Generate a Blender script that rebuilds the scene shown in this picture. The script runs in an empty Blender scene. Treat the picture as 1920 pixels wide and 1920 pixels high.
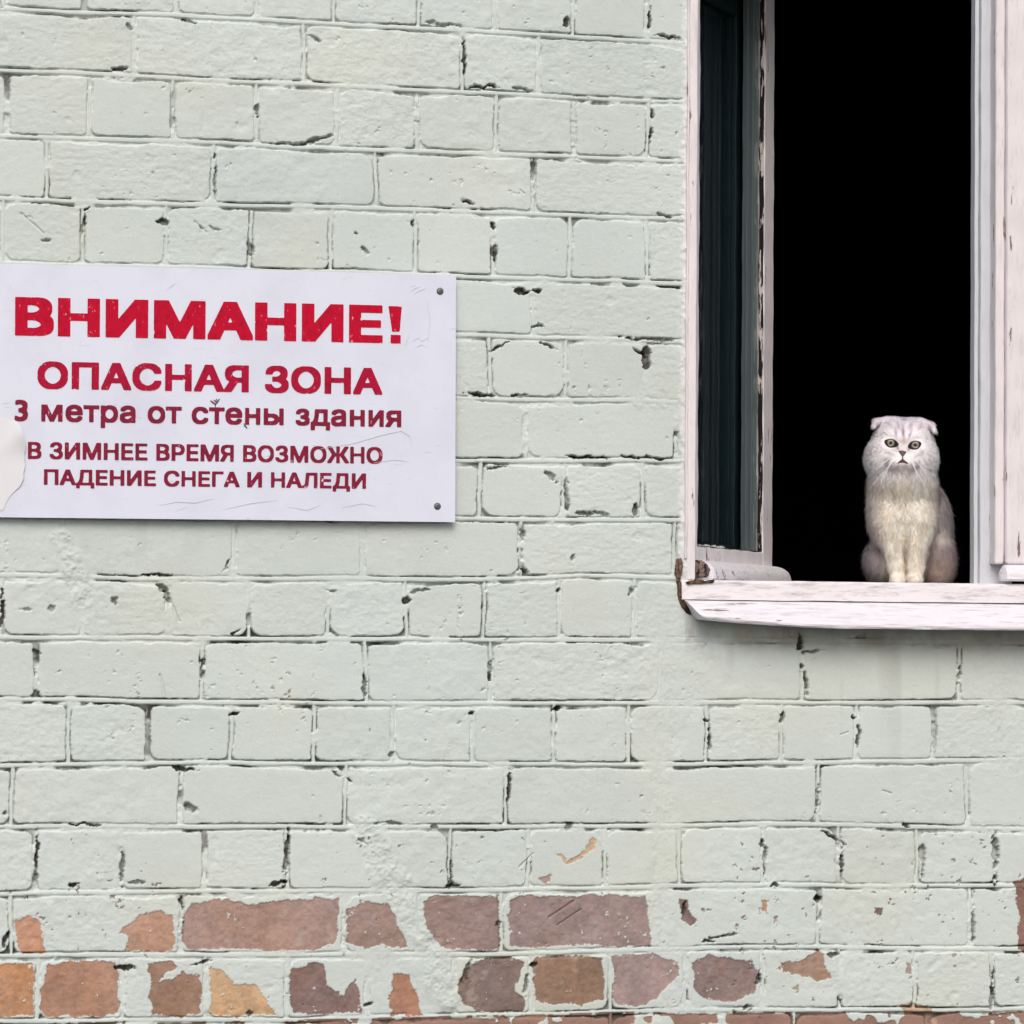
import bpy, bmesh, math, random
import numpy as np
from mathutils import Matrix, Vector

random.seed(7)
SC = bpy.context.scene
COL = SC.collection

# ------------------------------------------------------------------ camera
FPX, YAW, PITCH, ROLL = 6900.0, 0.21513606, 0.04031241, 0.00749187
CX, CZ, CD = -1.27990991, -0.22868818, 5.85723501
fwd = np.array([math.sin(YAW) * math.cos(PITCH), math.cos(YAW) * math.cos(PITCH), math.sin(PITCH)])
_rt = np.array([math.cos(YAW), -math.sin(YAW), 0.0])
_up = np.cross(_rt, fwd)
RT = math.cos(ROLL) * _rt + math.sin(ROLL) * _up
UP = -math.sin(ROLL) * _rt + math.cos(ROLL) * _up
camd = bpy.data.cameras.new('camera')
cam = bpy.data.objects.new('camera', camd)
COL.objects.link(cam)
camd.sensor_width = 36.0
camd.lens = FPX / 1920.0 * 36.0
camd.clip_start = 0.1
camd.clip_end = 2000.0
M = Matrix.Identity(4)
for i in range(3):
    M[i][0], M[i][1], M[i][2] = RT[i], UP[i], -fwd[i]
    M[i][3] = (CX, -CD, CZ)[i]
cam.matrix_world = M
SC.camera = cam

# ------------------------------------------------------------------ light
SUN_EL, SUN_AZ = math.radians(42), math.radians(190)     # azimuth: 180 = straight out from the wall (-Y)
w = bpy.data.worlds.new("World")
SC.world = w
w.use_nodes = True
nt = w.node_tree
sky = nt.nodes.new('ShaderNodeTexSky')
sky.sky_type = 'NISHITA'
sky.sun_disc = False
sky.sun_elevation = SUN_EL
sky.sun_rotation = SUN_AZ
sky.air_density = 1.0
sky.dust_density = 4.0
sky.ozone_density = 1.0
nt.links.new(sky.outputs[0], nt.nodes['Background'].inputs[0])
nt.nodes['Background'].inputs[1].default_value = 0.13
sd = bpy.data.lights.new('sun', 'SUN')
sd.energy = 1.35
sd.angle = math.radians(38)
sd.color = (1.0, 0.975, 0.945)
sun = bpy.data.objects.new('sun', sd)
COL.objects.link(sun)
sdir = Vector((math.sin(SUN_AZ) * math.cos(SUN_EL), math.cos(SUN_AZ) * math.cos(SUN_EL), math.sin(SUN_EL)))
sun.rotation_euler = sdir.to_track_quat('Z', 'Y').to_euler()
sun.location = (-2, -8, 8)
SC.view_settings.view_transform = 'Standard'
SC.view_settings.look = 'None'
SC.view_settings.gamma = 1.0
SC.view_settings.exposure = 0.02

# ------------------------------------------------------------------ helpers
def W(px, py, Y=0.0):
    """the point on the plane y = Y that the photograph shows at (px, py)"""
    px = np.asarray(px, float); py = np.asarray(py, float)
    v = [fwd[i] * FPX + RT[i] * (px - 960) - UP[i] * (py - 960) for i in range(3)]
    t = (Y + CD) / v[1]
    return CX + t * v[0], CZ + t * v[2]

def WX(px, py, Y=0.0): return float(W(px, py, Y)[0])
def WZ(px, py, Y=0.0): return float(W(px, py, Y)[1])

def s2l(*c):
    return tuple(((x / 255) / 12.92 if x / 255 <= 0.04045 else ((x / 255 + 0.055) / 1.055) ** 2.4) for x in c)

def sm(a, b, x):
    t = np.clip((x - a) / (b - a), 0, 1)
    return t * t * (3 - 2 * t)

_tabs = {}
def vn(x, z, f, seed):
    """value noise, 0..1"""
    if seed not in _tabs:
        _tabs[seed] = np.random.default_rng(seed).random((256, 256)).astype(np.float32)
    T = _tabs[seed]
    x = np.asarray(x) * f + 1000.37; z = np.asarray(z) * f + 1000.71
    xi = np.floor(x).astype(np.int64); zi = np.floor(z).astype(np.int64)
    fx = (x - xi).astype(np.float32); fz = (z - zi).astype(np.float32)
    fx = fx * fx * (3 - 2 * fx); fz = fz * fz * (3 - 2 * fz)
    a, b, c, d = xi & 255, (xi + 1) & 255, zi & 255, (zi + 1) & 255
    return (T[a, c] * (1 - fx) + T[b, c] * fx) * (1 - fz) + (T[a, d] * (1 - fx) + T[b, d] * fx) * fz

def fbm(x, z, f, seed, o=4, g=0.5):
    s = 0; a = 1.0; n = 0.0
    for i in range(o):
        s = s + a * (vn(x, z, f * 2.03 ** i, seed + i) - 0.5); n += a; a *= g
    return s / n * 2          # about -1..1

def mat(name, color=(.5, .5, .5), rough=0.7, spec=0.3):
    m = bpy.data.materials.new(name)
    m.use_nodes = True
    b = m.node_tree.nodes['Principled BSDF']
    b.inputs['Base Color'].default_value = (*color, 1)
    b.inputs['Roughness'].default_value = rough
    b.inputs['Specular IOR Level'].default_value = spec
    return m

def nd(m, t, **kw):
    n = m.node_tree.nodes.new(t)
    for k, v in kw.items():
        setattr(n, k, v)
    return n

def lk(m, a, b): m.node_tree.links.new(a, b)

def painted_wood(name, paint, bare, thr=0.62, grain='X', gscale=1.0, rough=0.6, tint=0.08, dirt=0.25, bumpd=0.0012):
    """worn oil paint on timber: flakes off in streaks along the grain, hairline cracks, faint dirt"""
    m = mat(name, paint, rough)
    b = m.node_tree.nodes['Principled BSDF']
    tc = nd(m, 'ShaderNodeTexCoord')
    mp = nd(m, 'ShaderNodeMapping')
    s = [60 * gscale, 60 * gscale, 60 * gscale]
    s['XYZ'.index(grain)] = 9 * gscale
    mp.inputs['Scale'].default_value = s
    lk(m, tc.outputs['Object'], mp.inputs['Vector'])
    n1 = nd(m, 'ShaderNodeTexNoise'); n1.inputs['Scale'].default_value = 1.0; n1.inputs['Detail'].default_value = 6; n1.inputs['Roughness'].default_value = .62
    lk(m, mp.outputs[0], n1.inputs['Vector'])
    r1 = nd(m, 'ShaderNodeValToRGB'); r1.color_ramp.elements[0].position = thr; r1.color_ramp.elements[1].position = thr + .025
    lk(m, n1.outputs['Fac'], r1.inputs['Fac'])
    n2 = nd(m, 'ShaderNodeTexNoise'); n2.inputs['Scale'].default_value = 2.6; n2.inputs['Detail'].default_value = 5; n2.inputs['Roughness'].default_value = .7
    lk(m, mp.outputs[0], n2.inputs['Vector'])
    n3 = nd(m, 'ShaderNodeTexNoise'); n3.inputs['Scale'].default_value = 14; n3.inputs['Detail'].default_value = 4
    lk(m, tc.outputs['Object'], n3.inputs['Vector'])
    # paint tint variation
    hv = nd(m, 'ShaderNodeMix', data_type='RGBA')
    hv.inputs[6].default_value = (*[max(0, c * (1 - 2.2 * tint)) for c in paint], 1)
    hv.inputs[7].default_value = (*[min(.92, c * (1 + tint)) for c in paint], 1)
    lk(m, n3.outputs['Fac'], hv.inputs[0])
    # dirt in streaks
    r2 = nd(m, 'ShaderNodeValToRGB'); r2.color_ramp.elements[0].position = .52; r2.color_ramp.elements[1].position = .74
    r2.color_ramp.elements[1].color = (dirt, dirt, dirt, 1)
    lk(m, n2.outputs['Fac'], r2.inputs['Fac'])
    dm = nd(m, 'ShaderNodeMix', data_type='RGBA')
    dm.inputs[7].default_value = (.20, .165, .15, 1)
    lk(m, r2.outputs['Color'], dm.inputs[0]); lk(m, hv.outputs[2], dm.inputs[6])
    pm = nd(m, 'ShaderNodeMix', data_type='RGBA')
    pm.inputs[7].default_value = (*bare, 1)
    lk(m, r1.outputs['Color'], pm.inputs[0]); lk(m, dm.outputs[2], pm.inputs[6])
    lk(m, pm.outputs[2], b.inputs['Base Color'])
    ad = nd(m, 'ShaderNodeMath', operation='MULTIPLY_ADD'); ad.inputs[1].default_value = -.8
    lk(m, r1.outputs['Color'], ad.inputs[0]); lk(m, n2.outputs['Fac'], ad.inputs[2])
    bp = nd(m, 'ShaderNodeBump'); bp.inputs['Strength'].default_value = .7; bp.inputs['Distance'].default_value = bumpd
    lk(m, ad.outputs[0], bp.inputs['Height']); lk(m, bp.outputs[0], b.inputs['Normal'])
    return m

def link_mesh(name, verts, faces, m=None, parent=None, smooth=False):
    me = bpy.data.meshes.new(name)
    me.from_pydata([tuple(map(float, v)) for v in verts], [], [tuple(map(int, f)) for f in faces])
    me.update()
    o = bpy.data.objects.new(name, me)
    COL.objects.link(o)
    if m is not None: me.materials.append(m)
    if smooth:
        me.polygons.foreach_set('use_smooth', np.ones(len(me.polygons), bool))
    if parent is not None: o.parent = parent
    return o

def np_mesh(name, V, Q, m=None, parent=None, smooth=True):
    """V (n,3), Q (k,c) -> one mesh, fast"""
    me = bpy.data.meshes.new(name)
    V = np.ascontiguousarray(V, np.float32); Q = np.ascontiguousarray(Q, np.int32)
    c = Q.shape[1]
    me.vertices.add(len(V)); me.vertices.foreach_set('co', V.ravel())
    me.loops.add(Q.size); me.loops.foreach_set('vertex_index', Q.ravel())
    me.polygons.add(len(Q))
    me.polygons.foreach_set('loop_start', np.arange(0, Q.size, c, dtype=np.int32))
    me.polygons.foreach_set('loop_total', np.full(len(Q), c, np.int32))
    me.polygons.foreach_set('use_smooth', np.full(len(Q), smooth, bool))
    me.update(calc_edges=True)
    o = bpy.data.objects.new(name, me)
    COL.objects.link(o)
    if m is not None: me.materials.append(m)
    if parent is not None: o.parent = parent
    return o

def vcol(o, C, name='Col'):
    a = o.data.color_attributes.new(name, 'FLOAT_COLOR', 'POINT')
    C = np.concatenate([C, np.ones((len(C), 1))], 1).astype(np.float32)
    a.data.foreach_set('color', C.ravel())

def from_bm(name, bm, m=None, parent=None, smooth=False):
    me = bpy.data.meshes.new(name)
    bmesh.ops.recalc_face_normals(bm, faces=bm.faces[:])
    bm.to_mesh(me); bm.free()
    o = bpy.data.objects.new(name, me)
    COL.objects.link(o)
    for mm in (m if isinstance(m, (list, tuple)) else [m]):
        if mm is not None: me.materials.append(mm)
    if smooth: me.polygons.foreach_set('use_smooth', np.ones(len(me.polygons), bool))
    if parent is not None: o.parent = parent
    return o

def bm_box(bm, x0, x1, y0, y1, z0, z1, bev=0.0, cuts=0, jit=0.0, F=None):
    """a bevelled timber; F maps local to world"""
    old = set(bm.verts)
    ve = [bm.verts.new((x, y, z)) for x in (x0, x1) for y in (y0, y1) for z in (z0, z1)]
    fs = [bm.faces.new([ve[i] for i in f]) for f in ((0, 1, 3, 2), (4, 6, 7, 5), (0, 4, 5, 1), (2, 3, 7, 6), (0, 2, 6, 4), (1, 5, 7, 3))]
    if bev > 0:
        es = list({e for f in fs for e in f.edges})
        bmesh.ops.bevel(bm, geom=es, offset=bev, segments=2, profile=.5, affect='EDGES')
    new = [v for v in bm.verts if v not in old]
    ax = max((x1 - x0, 0), (y1 - y0, 1), (z1 - z0, 2))[1]
    if cuts:
        ns = set(new)
        es = [e for e in bm.edges if e.verts[0] in ns and e.verts[1] in ns and abs((e.verts[0].co - e.verts[1].co)[ax]) > max(x1 - x0, y1 - y0, z1 - z0) * .5]
        bmesh.ops.subdivide_edges(bm, edges=es, cuts=cuts, use_grid_fill=True)
        new = [v for v in bm.verts if v not in old]
    if jit:
        rs = random.Random(int(abs(x0 * 7919 + z0 * 104729)))
        ph = [rs.random() * 9 for _ in range(6)]
        for v in new:
            t = v.co[ax] * 40
            for a in range(3):
                if a != ax:
                    v.co[a] += jit * (math.sin(t * .7 + ph[a]) + .6 * math.sin(t * 2.3 + ph[a + 3]))
    if F is not None:
        for v in new: v.co = Vector(F(*v.co))
    return new

def tag(o, label=None, cat=None, kind=None, group=None):
    if label: o['label'] = label
    if cat: o['category'] = cat
    if kind: o['kind'] = kind
    if group: o['group'] = group

def empty(name, loc):
    o = bpy.data.objects.new(name, None)
    COL.objects.link(o)
    o.location = loc
    bpy.context.view_layer.update()
    return o

def adopt(o, parent):
    o.parent = parent
    o.matrix_parent_inverse = parent.matrix_world.inverted()

# ------------------------------------------------------------------ ground
GZ = CZ - 1.62
gm = mat('asphalt', (.055, .054, .052), .9)
gn = nd(gm, 'ShaderNodeTexNoise'); gn.inputs['Scale'].default_value = 60; gn.inputs['Detail'].default_value = 8
gr = nd(gm, 'ShaderNodeValToRGB'); gr.color_ramp.elements[0].color = (.045, .045, .044, 1); gr.color_ramp.elements[1].color = (.12, .118, .112, 1)
gtc = nd(gm, 'ShaderNodeTexCoord'); lk(gm, gtc.outputs['Object'], gn.inputs['Vector'])
lk(gm, gn.outputs['Fac'], gr.inputs['Fac']); lk(gm, gr.outputs['Color'], gm.node_tree.nodes['Principled BSDF'].inputs['Base Color'])
g = link_mesh('ground', [(-400, -400, GZ), (400, -400, GZ), (400, 400, GZ), (-400, 400, GZ)], [(0, 1, 2, 3)], gm)
tag(g, 'grey asphalt yard in front of the brick wall', kind='structure')

# ------------------------------------------------------------------ building: brick wall
bld = empty('brick_building', (0, 0, GZ))
tag(bld, 'pale green painted brick wall with bare bricks showing and a weathered white window', 'building')

LN = {1: [(0, 16), (330, 29), (640, 46), (940, 61), (1290, 82)], 2: [(0, 130), (250, 143), (640, 162), (940, 175), (1270, 191)],
      3: [(0, 255), (320, 265), (640, 278), (1270, 301)], 4: [(0, 372), (400, 384), (640, 388), (1270, 410)],
      5: [(0, 492), (850, 516), (1270, 531)], 6: [(860, 629), (1270, 640)], 7: [(860, 745), (1270, 754)], 8: [(860, 865), (1270, 863)],
      9: [(855, 973), (1270, 976)], 10: [(0, 1079), (440, 1087), (640, 1086), (900, 1087), (1100, 1079), (1260, 1084)], 11: [(0, 1194), (640, 1199), (1240, 1200)],
      12: [(0, 1312), (640, 1319), (1200, 1318), (1780, 1317)], 13: [(0, 1436), (330, 1430), (640, 1432), (1200, 1434), (1500, 1430), (1850, 1426)],
      14: [(0, 1549), (640, 1551), (1250, 1549), (1500, 1545), (1900, 1555)], 15: [(0, 1675), (640, 1670), (900, 1668), (1400, 1660), (1800, 1662)],
      16: [(0, 1792), (640, 1792), (900, 1790), (1400, 1777), (1900, 1779)], 17: [(100, 1915), (640, 1912), (900, 1905), (1300, 1894), (1800, 1894)]}
HJ = {0: [160, 330, 485, 628, 786, 930, 1075, 1215], 1: [-60, 252, 570, 868, 1010], 2: [13, 168, 325, 480, 632, 780, 930, 1078, 1215],
      3: [90, 400, 705, 1000], 4: [5, 157, 313, 470, 622, 778, 927, 1070, 1213], 5: [95, 400, 705, 1000],
      6: [8, 160, 315, 470, 622, 770, 918, 1061, 1211], 7: [90, 390, 690, 986], 8: [0, 155, 310, 460, 610, 755, 900, 1057, 1206],
      9: [118, 437, 680, 977], 10: [3, 155, 315, 465, 617, 762, 908, 1050, 1190], 11: [68, 380, 685, 920, 1240, 1505, 1800],
      12: [130, 280, 433, 588, 738, 887, 1040, 1180, 1325, 1467, 1605, 1750, 1885], 13: [22, 340, 648, 948, 1240, 1535, 1815],
      14: [68, 228, 383, 538, 700, 845, 990, 1135, 1275, 1432, 1573, 1720, 1865], 15: [20, 340, 645, 780, 940, 1245, 1535, 1820],
      16: [70, 230, 385, 540, 690, 852, 995, 1145, 1285, 1430, 1575, 1715, 1860], 17: [120, 420, 700, 960, 1145, 1490, 1740]}
# holes and gouges: px, py, half length, half height (photo pixels), tilt deg, depth mm
GO = [(400, 296, 5, 9, 0, 14), (404, 340, 3, 34, 2, 6), (308, 415, 9, 7, 0, 10), (160, 390, 8, 5, -10, 12), (157, 420, 4, 22, 0, 8), (483, 205, 4, 14, 3, 8), (600, 262, 30, 5, -14, 9), (560, 268, 40, 4, -2, 8),
      (225, 128, 12, 5, -15, 11), (243, 52, 5, 6, 0, 8), (350, 38, 22, 3, 6, 7), (590, 70, 16, 5, 20, 6), (1062, 43, 8, 9, 30, 13), (833, 46, 40, 6, 6, 8), (905, 161, 32, 4, 3, 12), (980, 168, 22, 4, 4, 9),
      (1224, 215, 6, 14, 0, 13), (1222, 250, 4, 20, 6, 9), (1218, 35, 4, 26, 4, 10), (1250, 68, 28, 3, 4, 10), (870, 110, 4, 34, 0, 8), (1000, 322, 4, 24, 0, 10), (876, 376, 11, 5, 25, 8), (775, 418, 6, 14, -10, 9), (668, 437, 5, 4, 30, 7),
      (683, 468, 9, 4, 30, 6), (925, 425, 6, 8, 0, 9), (928, 470, 5, 22, 0, 8), (470, 470, 9, 14, -20, 8), (400, 428, 12, 3, 20, 6), (378, 428, 8, 3, 25, 5), (85, 450, 12, 5, 0, 7), (1245, 405, 30, 4, 4, 9),
      (980, 545, 16, 7, 15, 14), (1003, 545, 12, 5, -10, 12), (1008, 612, 12, 5, 10, 11), (1220, 637, 50, 4, 2, 8), (1030, 650, 24, 4, 18, 11), (935, 650, 20, 4, -25, 9), (1212, 670, 8, 22, 4, 11), (1200, 660, 14, 5, 30, 9),
      (900, 738, 26, 4, 2, 13), (970, 741, 20, 3, -3, 9), (1100, 857, 38, 4, 1, 16), (1190, 856, 34, 3, 2, 12), (1240, 860, 12, 5, 0, 12), (1030, 890, 18, 7, 30, 9), (930, 877, 16, 4, -5, 7), (1064, 930, 5, 36, 0, 8), (1110, 962, 30, 6, 3, 9), (1192, 955, 5, 12, 10, 12),
      (295, 1078, 32, 3, 0, 13), (425, 1062, 5, 10, 20, 12), (308, 1103, 9, 6, 20, 13), (312, 1118, 4, 12, -10, 10), (3, 1140, 5, 40, 0, 10), (214, 1127, 9, 9, 20, 8), (50, 1143, 12, 5, 0, 6), (96, 1140, 6, 8, 20, 6), (440, 1185, 12, 5, -20, 11), (760, 1124, 10, 8, -10, 13), (785, 1108, 18, 3, -12, 8),
      (1048, 1104, 5, 6, 0, 15), (1185, 1110, 7, 8, 30, 9), (1075, 1045, 8, 9, 0, 7), (985, 1068, 7, 6, 30, 9), (980, 1000, 8, 12, 0, 6), (622, 1110, 9, 4, 0, 7), (70, 1225, 8, 5, 30, 7), (920, 1255, 4, 16, 2, 9), (683, 1285, 4, 28, 0, 9), (382, 1260, 4, 26, 0, 7),
      (1500, 1205, 6, 18, 0, 14), (1503, 1249, 6, 7, 0, 14), (1510, 1275, 5, 26, -8, 10), (1525, 1222, 24, 4, -8, 8), (1602, 1344, 7, 6, 0, 14), (1610, 1380, 4, 30, 2, 9), (1465, 1348, 5, 10, 25, 8), (1325, 1352, 7, 4, 0, 9), (1330, 1390, 4, 26, 3, 7), (1800, 1265, 4, 22, 10, 7),
      (345, 1442, 22, 6, 8, 14), (632, 1451, 20, 4, 25, 9), (440, 1337, 12, 5, -8, 13), (886, 1337, 7, 6, 0, 11), (1043, 1332, 10, 5, -25, 10), (735, 1415, 5, 7, 0, 9), (355, 1515, 16, 10, 35, 10), (10, 1525, 8, 6, 0, 10), (160, 1545, 40, 3, 1, 8),
      (955, 1480, 4, 32, 0, 9), (735, 1543, 26, 4, 0, 9), (1065, 1549, 11, 7, 0, 12), (815, 1549, 7, 6, 0, 9), (1532, 1500, 4, 28, 0, 8), (1430, 1580, 6, 10, 0, 13), (1435, 1620, 5, 38, 0, 9), (1555, 1565, 16, 4, 30, 12), (1580, 1620, 4, 38, 0, 9), (1700, 1548, 9, 5, 35, 12), (1868, 1610, 8, 44, 0, 11), (1730, 1612, 5, 34, 0, 9), (1450, 1658, 8, 6, 0, 10),
      (846, 1663, 16, 8, 0, 16), (845, 1640, 4, 26, 0, 9), (538, 1610, 6, 48, 3, 12), (525, 1655, 14, 5, -10, 12), (680, 1575, 10, 5, 35, 9), (228, 1630, 5, 30, 3, 9), (68, 1610, 5, 46, 2, 9), (140, 1658, 9, 5, 0, 10), (250, 1655, 24, 4, 2, 8), (12, 1760, 5, 20, 20, 12), (340, 1695, 4, 14, 0, 13),
      (235, 1815, 15, 6, 0, 12), (380, 1805, 22, 5, -10, 10), (690, 1885, 8, 5, 0, 12), (935, 1730, 5, 6, 0, 13), (1535, 1685, 8, 8, 30, 12), (1355, 1755, 34, 4, -6, 10), (1330, 1765, 12, 4, 0, 11), (1285, 1705, 5, 16, 15, 9), (1398, 1889, 6, 7, 0, 13), (1565, 1790, 7, 6, 0, 12), (1825, 1730, 5, 38, 2, 9), (1860, 1860, 5, 40, 2, 9), (1425, 1830, 5, 14, 20, 10),
      (1000, 1810, 9, 8, 0, 11), (985, 1850, 5, 24, 10, 9), (875, 1820, 7, 24, 25, 9), (470, 1900, 5, 6, 0, 9), (640, 1440, 9, 5, 30, 9)]
FB = {'a': lambda x, y: (x / 2, 1620 + y / 2), 'b': lambda x, y: (900 + x / 1.8824, 1620 + y / 1.8824), 'c': lambda x, y: (620 + x / 2.909, 1300 + y / 2.909)}
BARE = [('a', (190, 133, 98), [(60, 215), (95, 200), (155, 215), (160, 290), (175, 335), (85, 340), (65, 300)]),
        ('a', (188, 136, 102), [(450, 265), (460, 240), (500, 215), (525, 190), (600, 178), (650, 190), (660, 300), (640, 328), (465, 325), (480, 275)]),
        ('a', (165, 131, 119), [(690, 190), (720, 150), (830, 130), (900, 140), (930, 155), (1000, 140), (1130, 130), (1265, 130), (1272, 180), (1262, 300), (1200, 322), (1000, 325), (800, 318), (720, 322), (685, 300)]),
        ('a', (160, 126, 111), [(1300, 180), (1370, 140), (1455, 148), (1490, 220), (1530, 305), (1500, 315), (1440, 308), (1370, 315), (1300, 295)]),
        ('a', (151, 122, 115), [(1590, 140), (1620, 122), (1870, 122), (1875, 315), (1800, 328), (1660, 318), (1640, 290), (1590, 215)]),
        ('b', (153, 126, 121), [(100, 130), (130, 112), (590, 112), (600, 200), (605, 292), (350, 288), (200, 298), (105, 290)]),
        ('b', (140, 105, 95), [(705, 125), (730, 125), (735, 170), (765, 205), (740, 220), (715, 200)]),
        ('b', (130, 100, 85), [(1390, 150), (1420, 155), (1412, 180), (1390, 172)]),
        ('a', (186, 128, 78), [(-200, 375), (120, 375), (128, 430), (122, 500), (130, 570), (-200, 580)]),
        ('a', (176, 127, 98), [(185, 380), (260, 368), (430, 368), (445, 420), (442, 560), (400, 572), (170, 575), (150, 540), (165, 430)]),
        ('a', (158, 116, 88), [(560, 370), (640, 365), (660, 385), (620, 410), (600, 440), (650, 430), (680, 400), (700, 410), (755, 420), (755, 560), (720, 570), (570, 570), (560, 480), (575, 440), (560, 400)]),
        ('a', (203, 157, 104), [(790, 390), (840, 400), (880, 450), (960, 455), (985, 490), (1000, 520), (1030, 560), (900, 570), (790, 560)]),
        ('a', (136, 104, 96), [(1090, 400), (1180, 365), (1215, 375), (1225, 460), (1290, 490), (1330, 430), (1355, 470), (1360, 560), (1100, 565), (1088, 520)]),
        ('a', (172, 118, 88), [(1480, 410), (1530, 420), (1550, 470), (1585, 570), (1470, 570), (1460, 500)]),
        ('a', (134, 108, 97), [(1720, 430), (1770, 370), (1840, 350), (1930, 350), (1970, 366), (1950, 430), (1930, 470), (1970, 520), (1970, 552), (1800, 554), (1740, 530), (1716, 480)]),
        ('b', (145, 111, 88), [(190, 335), (270, 322), (430, 330), (440, 420), (435, 480), (360, 495), (250, 490), (190, 480)]),
        ('b', (160, 131, 126), [(468, 320), (620, 318), (690, 350), (700, 390), (650, 440), (620, 480), (550, 505), (480, 495), (470, 440)]),
        ('b', (139, 113, 111), [(750, 345), (800, 320), (880, 330), (960, 345), (985, 385), (975, 450), (900, 485), (800, 480), (755, 440)]),
        ('b', (166, 126, 98), [(1065, 345), (1130, 345), (1195, 310), (1215, 315), (1220, 360), (1245, 400), (1180, 410), (1110, 390), (1070, 380)]),
        ('b', (166, 126, 98), [(1000, 130), (1020, 130), (1015, 170), (1002, 165)]),
        ('c', (196, 160, 118), [(1230, 880), (1260, 885), (1290, 910), (1350, 886), (1390, 850), (1415, 800), (1440, 785), (1452, 810), (1430, 855), (1390, 885), (1350, 915), (1280, 935)]),
        ('c', (176, 142, 128), [(1140, 1015), (1200, 980), (1195, 1030), (1165, 1030)]),
        ('b', (190, 150, 110), [(1480, 500), (1560, 490), (1640, 540), (1660, 600), (1560, 600)]),
        ('b', (140, 100, 88), [(1885, 60), (1930, 50), (1990, 180), (1960, 330), (1900, 300), (1905, 210)])]

XF, ZF = (-0.875, 0.935), (-0.86, 0.935)
stp = 0.0013
def axis(lo, hi, f0, f1, step, coarse):
    a = np.arange(f0, f1, step)
    return np.concatenate([np.arange(lo, f0 - coarse * .5, coarse), a, np.arange(f1 + coarse * .5, hi, coarse)])
xs = axis(-2.3, 2.9, *XF, stp, 0.02)
zs = axis(GZ - .05, 2.6, *ZF, stp, 0.02)
nX, nZ = len(xs), len(zs)
X, Z = np.meshgrid(xs, zs, indexing='ij')

def line_dev(k):
    if k in LN:
        a = np.array(LN[k], float)
        wx, wz = W(a[:, 0], a[:, 1])
        return wx, wz + .1 * (k - 9)
    return np.array([0.]), np.array([0.])
KS = list(range(-18, 30))
ZK = np.zeros((len(KS), nX))
for i, k in enumerate(KS):
    wx, dv = line_dev(k)
    d = np.interp(xs, wx, dv)
    n1 = vn(xs, np.full(nX, k * 3.1), 9, 11) - .5
    n2 = vn(xs, np.full(nX, k * 5.7), 32, 12) - .5
    ZK[i] = -.1 * (k - 9) + d + n1 * .003 + n2 * .0014
rows = np.zeros((nX, nZ), np.int32)
for i in range(len(KS)):
    rows += (Z < ZK[i][:, None])
rows = np.clip(rows - 1, 0, len(KS) - 2)          # index into KS
ix = np.arange(nX)[:, None]
ZU = ZK[rows, ix]; ZL = ZK[rows + 1, ix]
dU = ZU - Z; dL = Z - ZL
dbed = np.minimum(dU, dL)
XL = np.zeros_like(X); XR = np.zeros_like(X); BID = np.zeros(X.shape, np.int64)
JT = np.zeros_like(X)
wob = (vn(X, Z, 14, 21) - .5) * .005 + (vn(X, Z, 60, 22) - .5) * .0016
for i in range(len(KS) - 1):
    k = KS[i]
    msk = rows == i
    if not msk.any(): continue
    zm = -.1 * (k - 9) - .05
    if k in HJ:
        ymid = {kk: np.mean([p[1] for p in LN[kk]]) for kk in LN}
        yy = (ymid.get(k, -40) + ymid.get(k + 1, 1985)) / 2
        js = [WX(p, yy) for p in HJ[k]]
        s = .131 if k % 2 == 0 else .262
    else:
        s = .131 if k % 2 == 0 else .262
        js = [.05 + .07 * math.sin(k * 2.1)]
    rr = random.Random(k)
    while js[0] > -2.6: js.insert(0, js[0] - s + rr.uniform(-.004, .004))
    while js[-1] < 3.2: js.append(js[-1] + s * .985 + rr.uniform(-.004, .004))
    js = np.array(js)
    xv = (X + wob)[msk]
    j = np.clip(np.searchsorted(js, xv) - 1, 0, len(js) - 2)
    XL[msk] = js[j]; XR[msk] = js[j + 1]
    BID[msk] = (i * 97 + j) % 4096
Xw = X + wob
duL = Xw - XL; duR = XR - Xw
rt = np.random.default_rng(5)
T = [rt.random(4096).astype(np.float32) for _ in range(12)]
leftside = duL < duR
upside = dU < dL
djoint = np.minimum(duL, duR)
JID = np.where(leftside, BID, (BID + 1) % 4096)

rag = fbm(X, Z, 55, 31, 4, .6)
rag2 = fbm(X, Z, 16, 41, 3)
rag = rag + fbm(X, Z, 170, 33, 3, .6) * .55
du = djoint - .0042 + rag * .0015
dv = dbed - np.where(upside, .0070, .0052) + rag * .0014 + np.where(upside, np.minimum(rag2 * .006, .0015), rag2 * .0012)
quad = leftside.astype(int) * 2 + upside
rad = np.choose(quad, [T[0][BID], T[1][BID], T[2][BID], T[3][BID]])
rad = .004 + .018 * rad ** 3
qx = rad - du; qz = rad - dv
sd = np.where((qx > 0) & (qz > 0), np.hypot(np.maximum(qx, 0), np.maximum(qz, 0)) - rad, np.maximum(-du, -dv))
del qx, qz, du, dv, quad
rough_brick = (T[4][BID] > .70)
face = (T[5][BID] - .5) * .0016 + (Z - (ZU + ZL) / 2) * (T[6][BID] - .5) * .03 + fbm(X, Z, 11, 51, 3) * .0011
stip = fbm(X, Z, 150, 61, 3, .65)
dra = fbm(X * .35, Z, 190, 71, 2, .6)
face = face + stip * np.where(rough_brick, .00055, .00022) + dra * np.where(rough_brick, .0004, .00012)
lumpy = sm(-.05, .35, fbm(X, Z, 3.1, 86, 3))
face = face + lumpy * (fbm(X, Z, 48, 87, 4, .55) * .0013 + fbm(X * .4, Z, 90, 88, 2) * .0004)
face = face - sm(.35, .8, fbm(X, Z, 34, 81, 3)) * np.where(rough_brick, .0014, .0005)
drop = sm(-.0010, .0013, sd)
hb = face - drop * .016 - sm(-.008, 0, sd) * .0003
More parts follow.
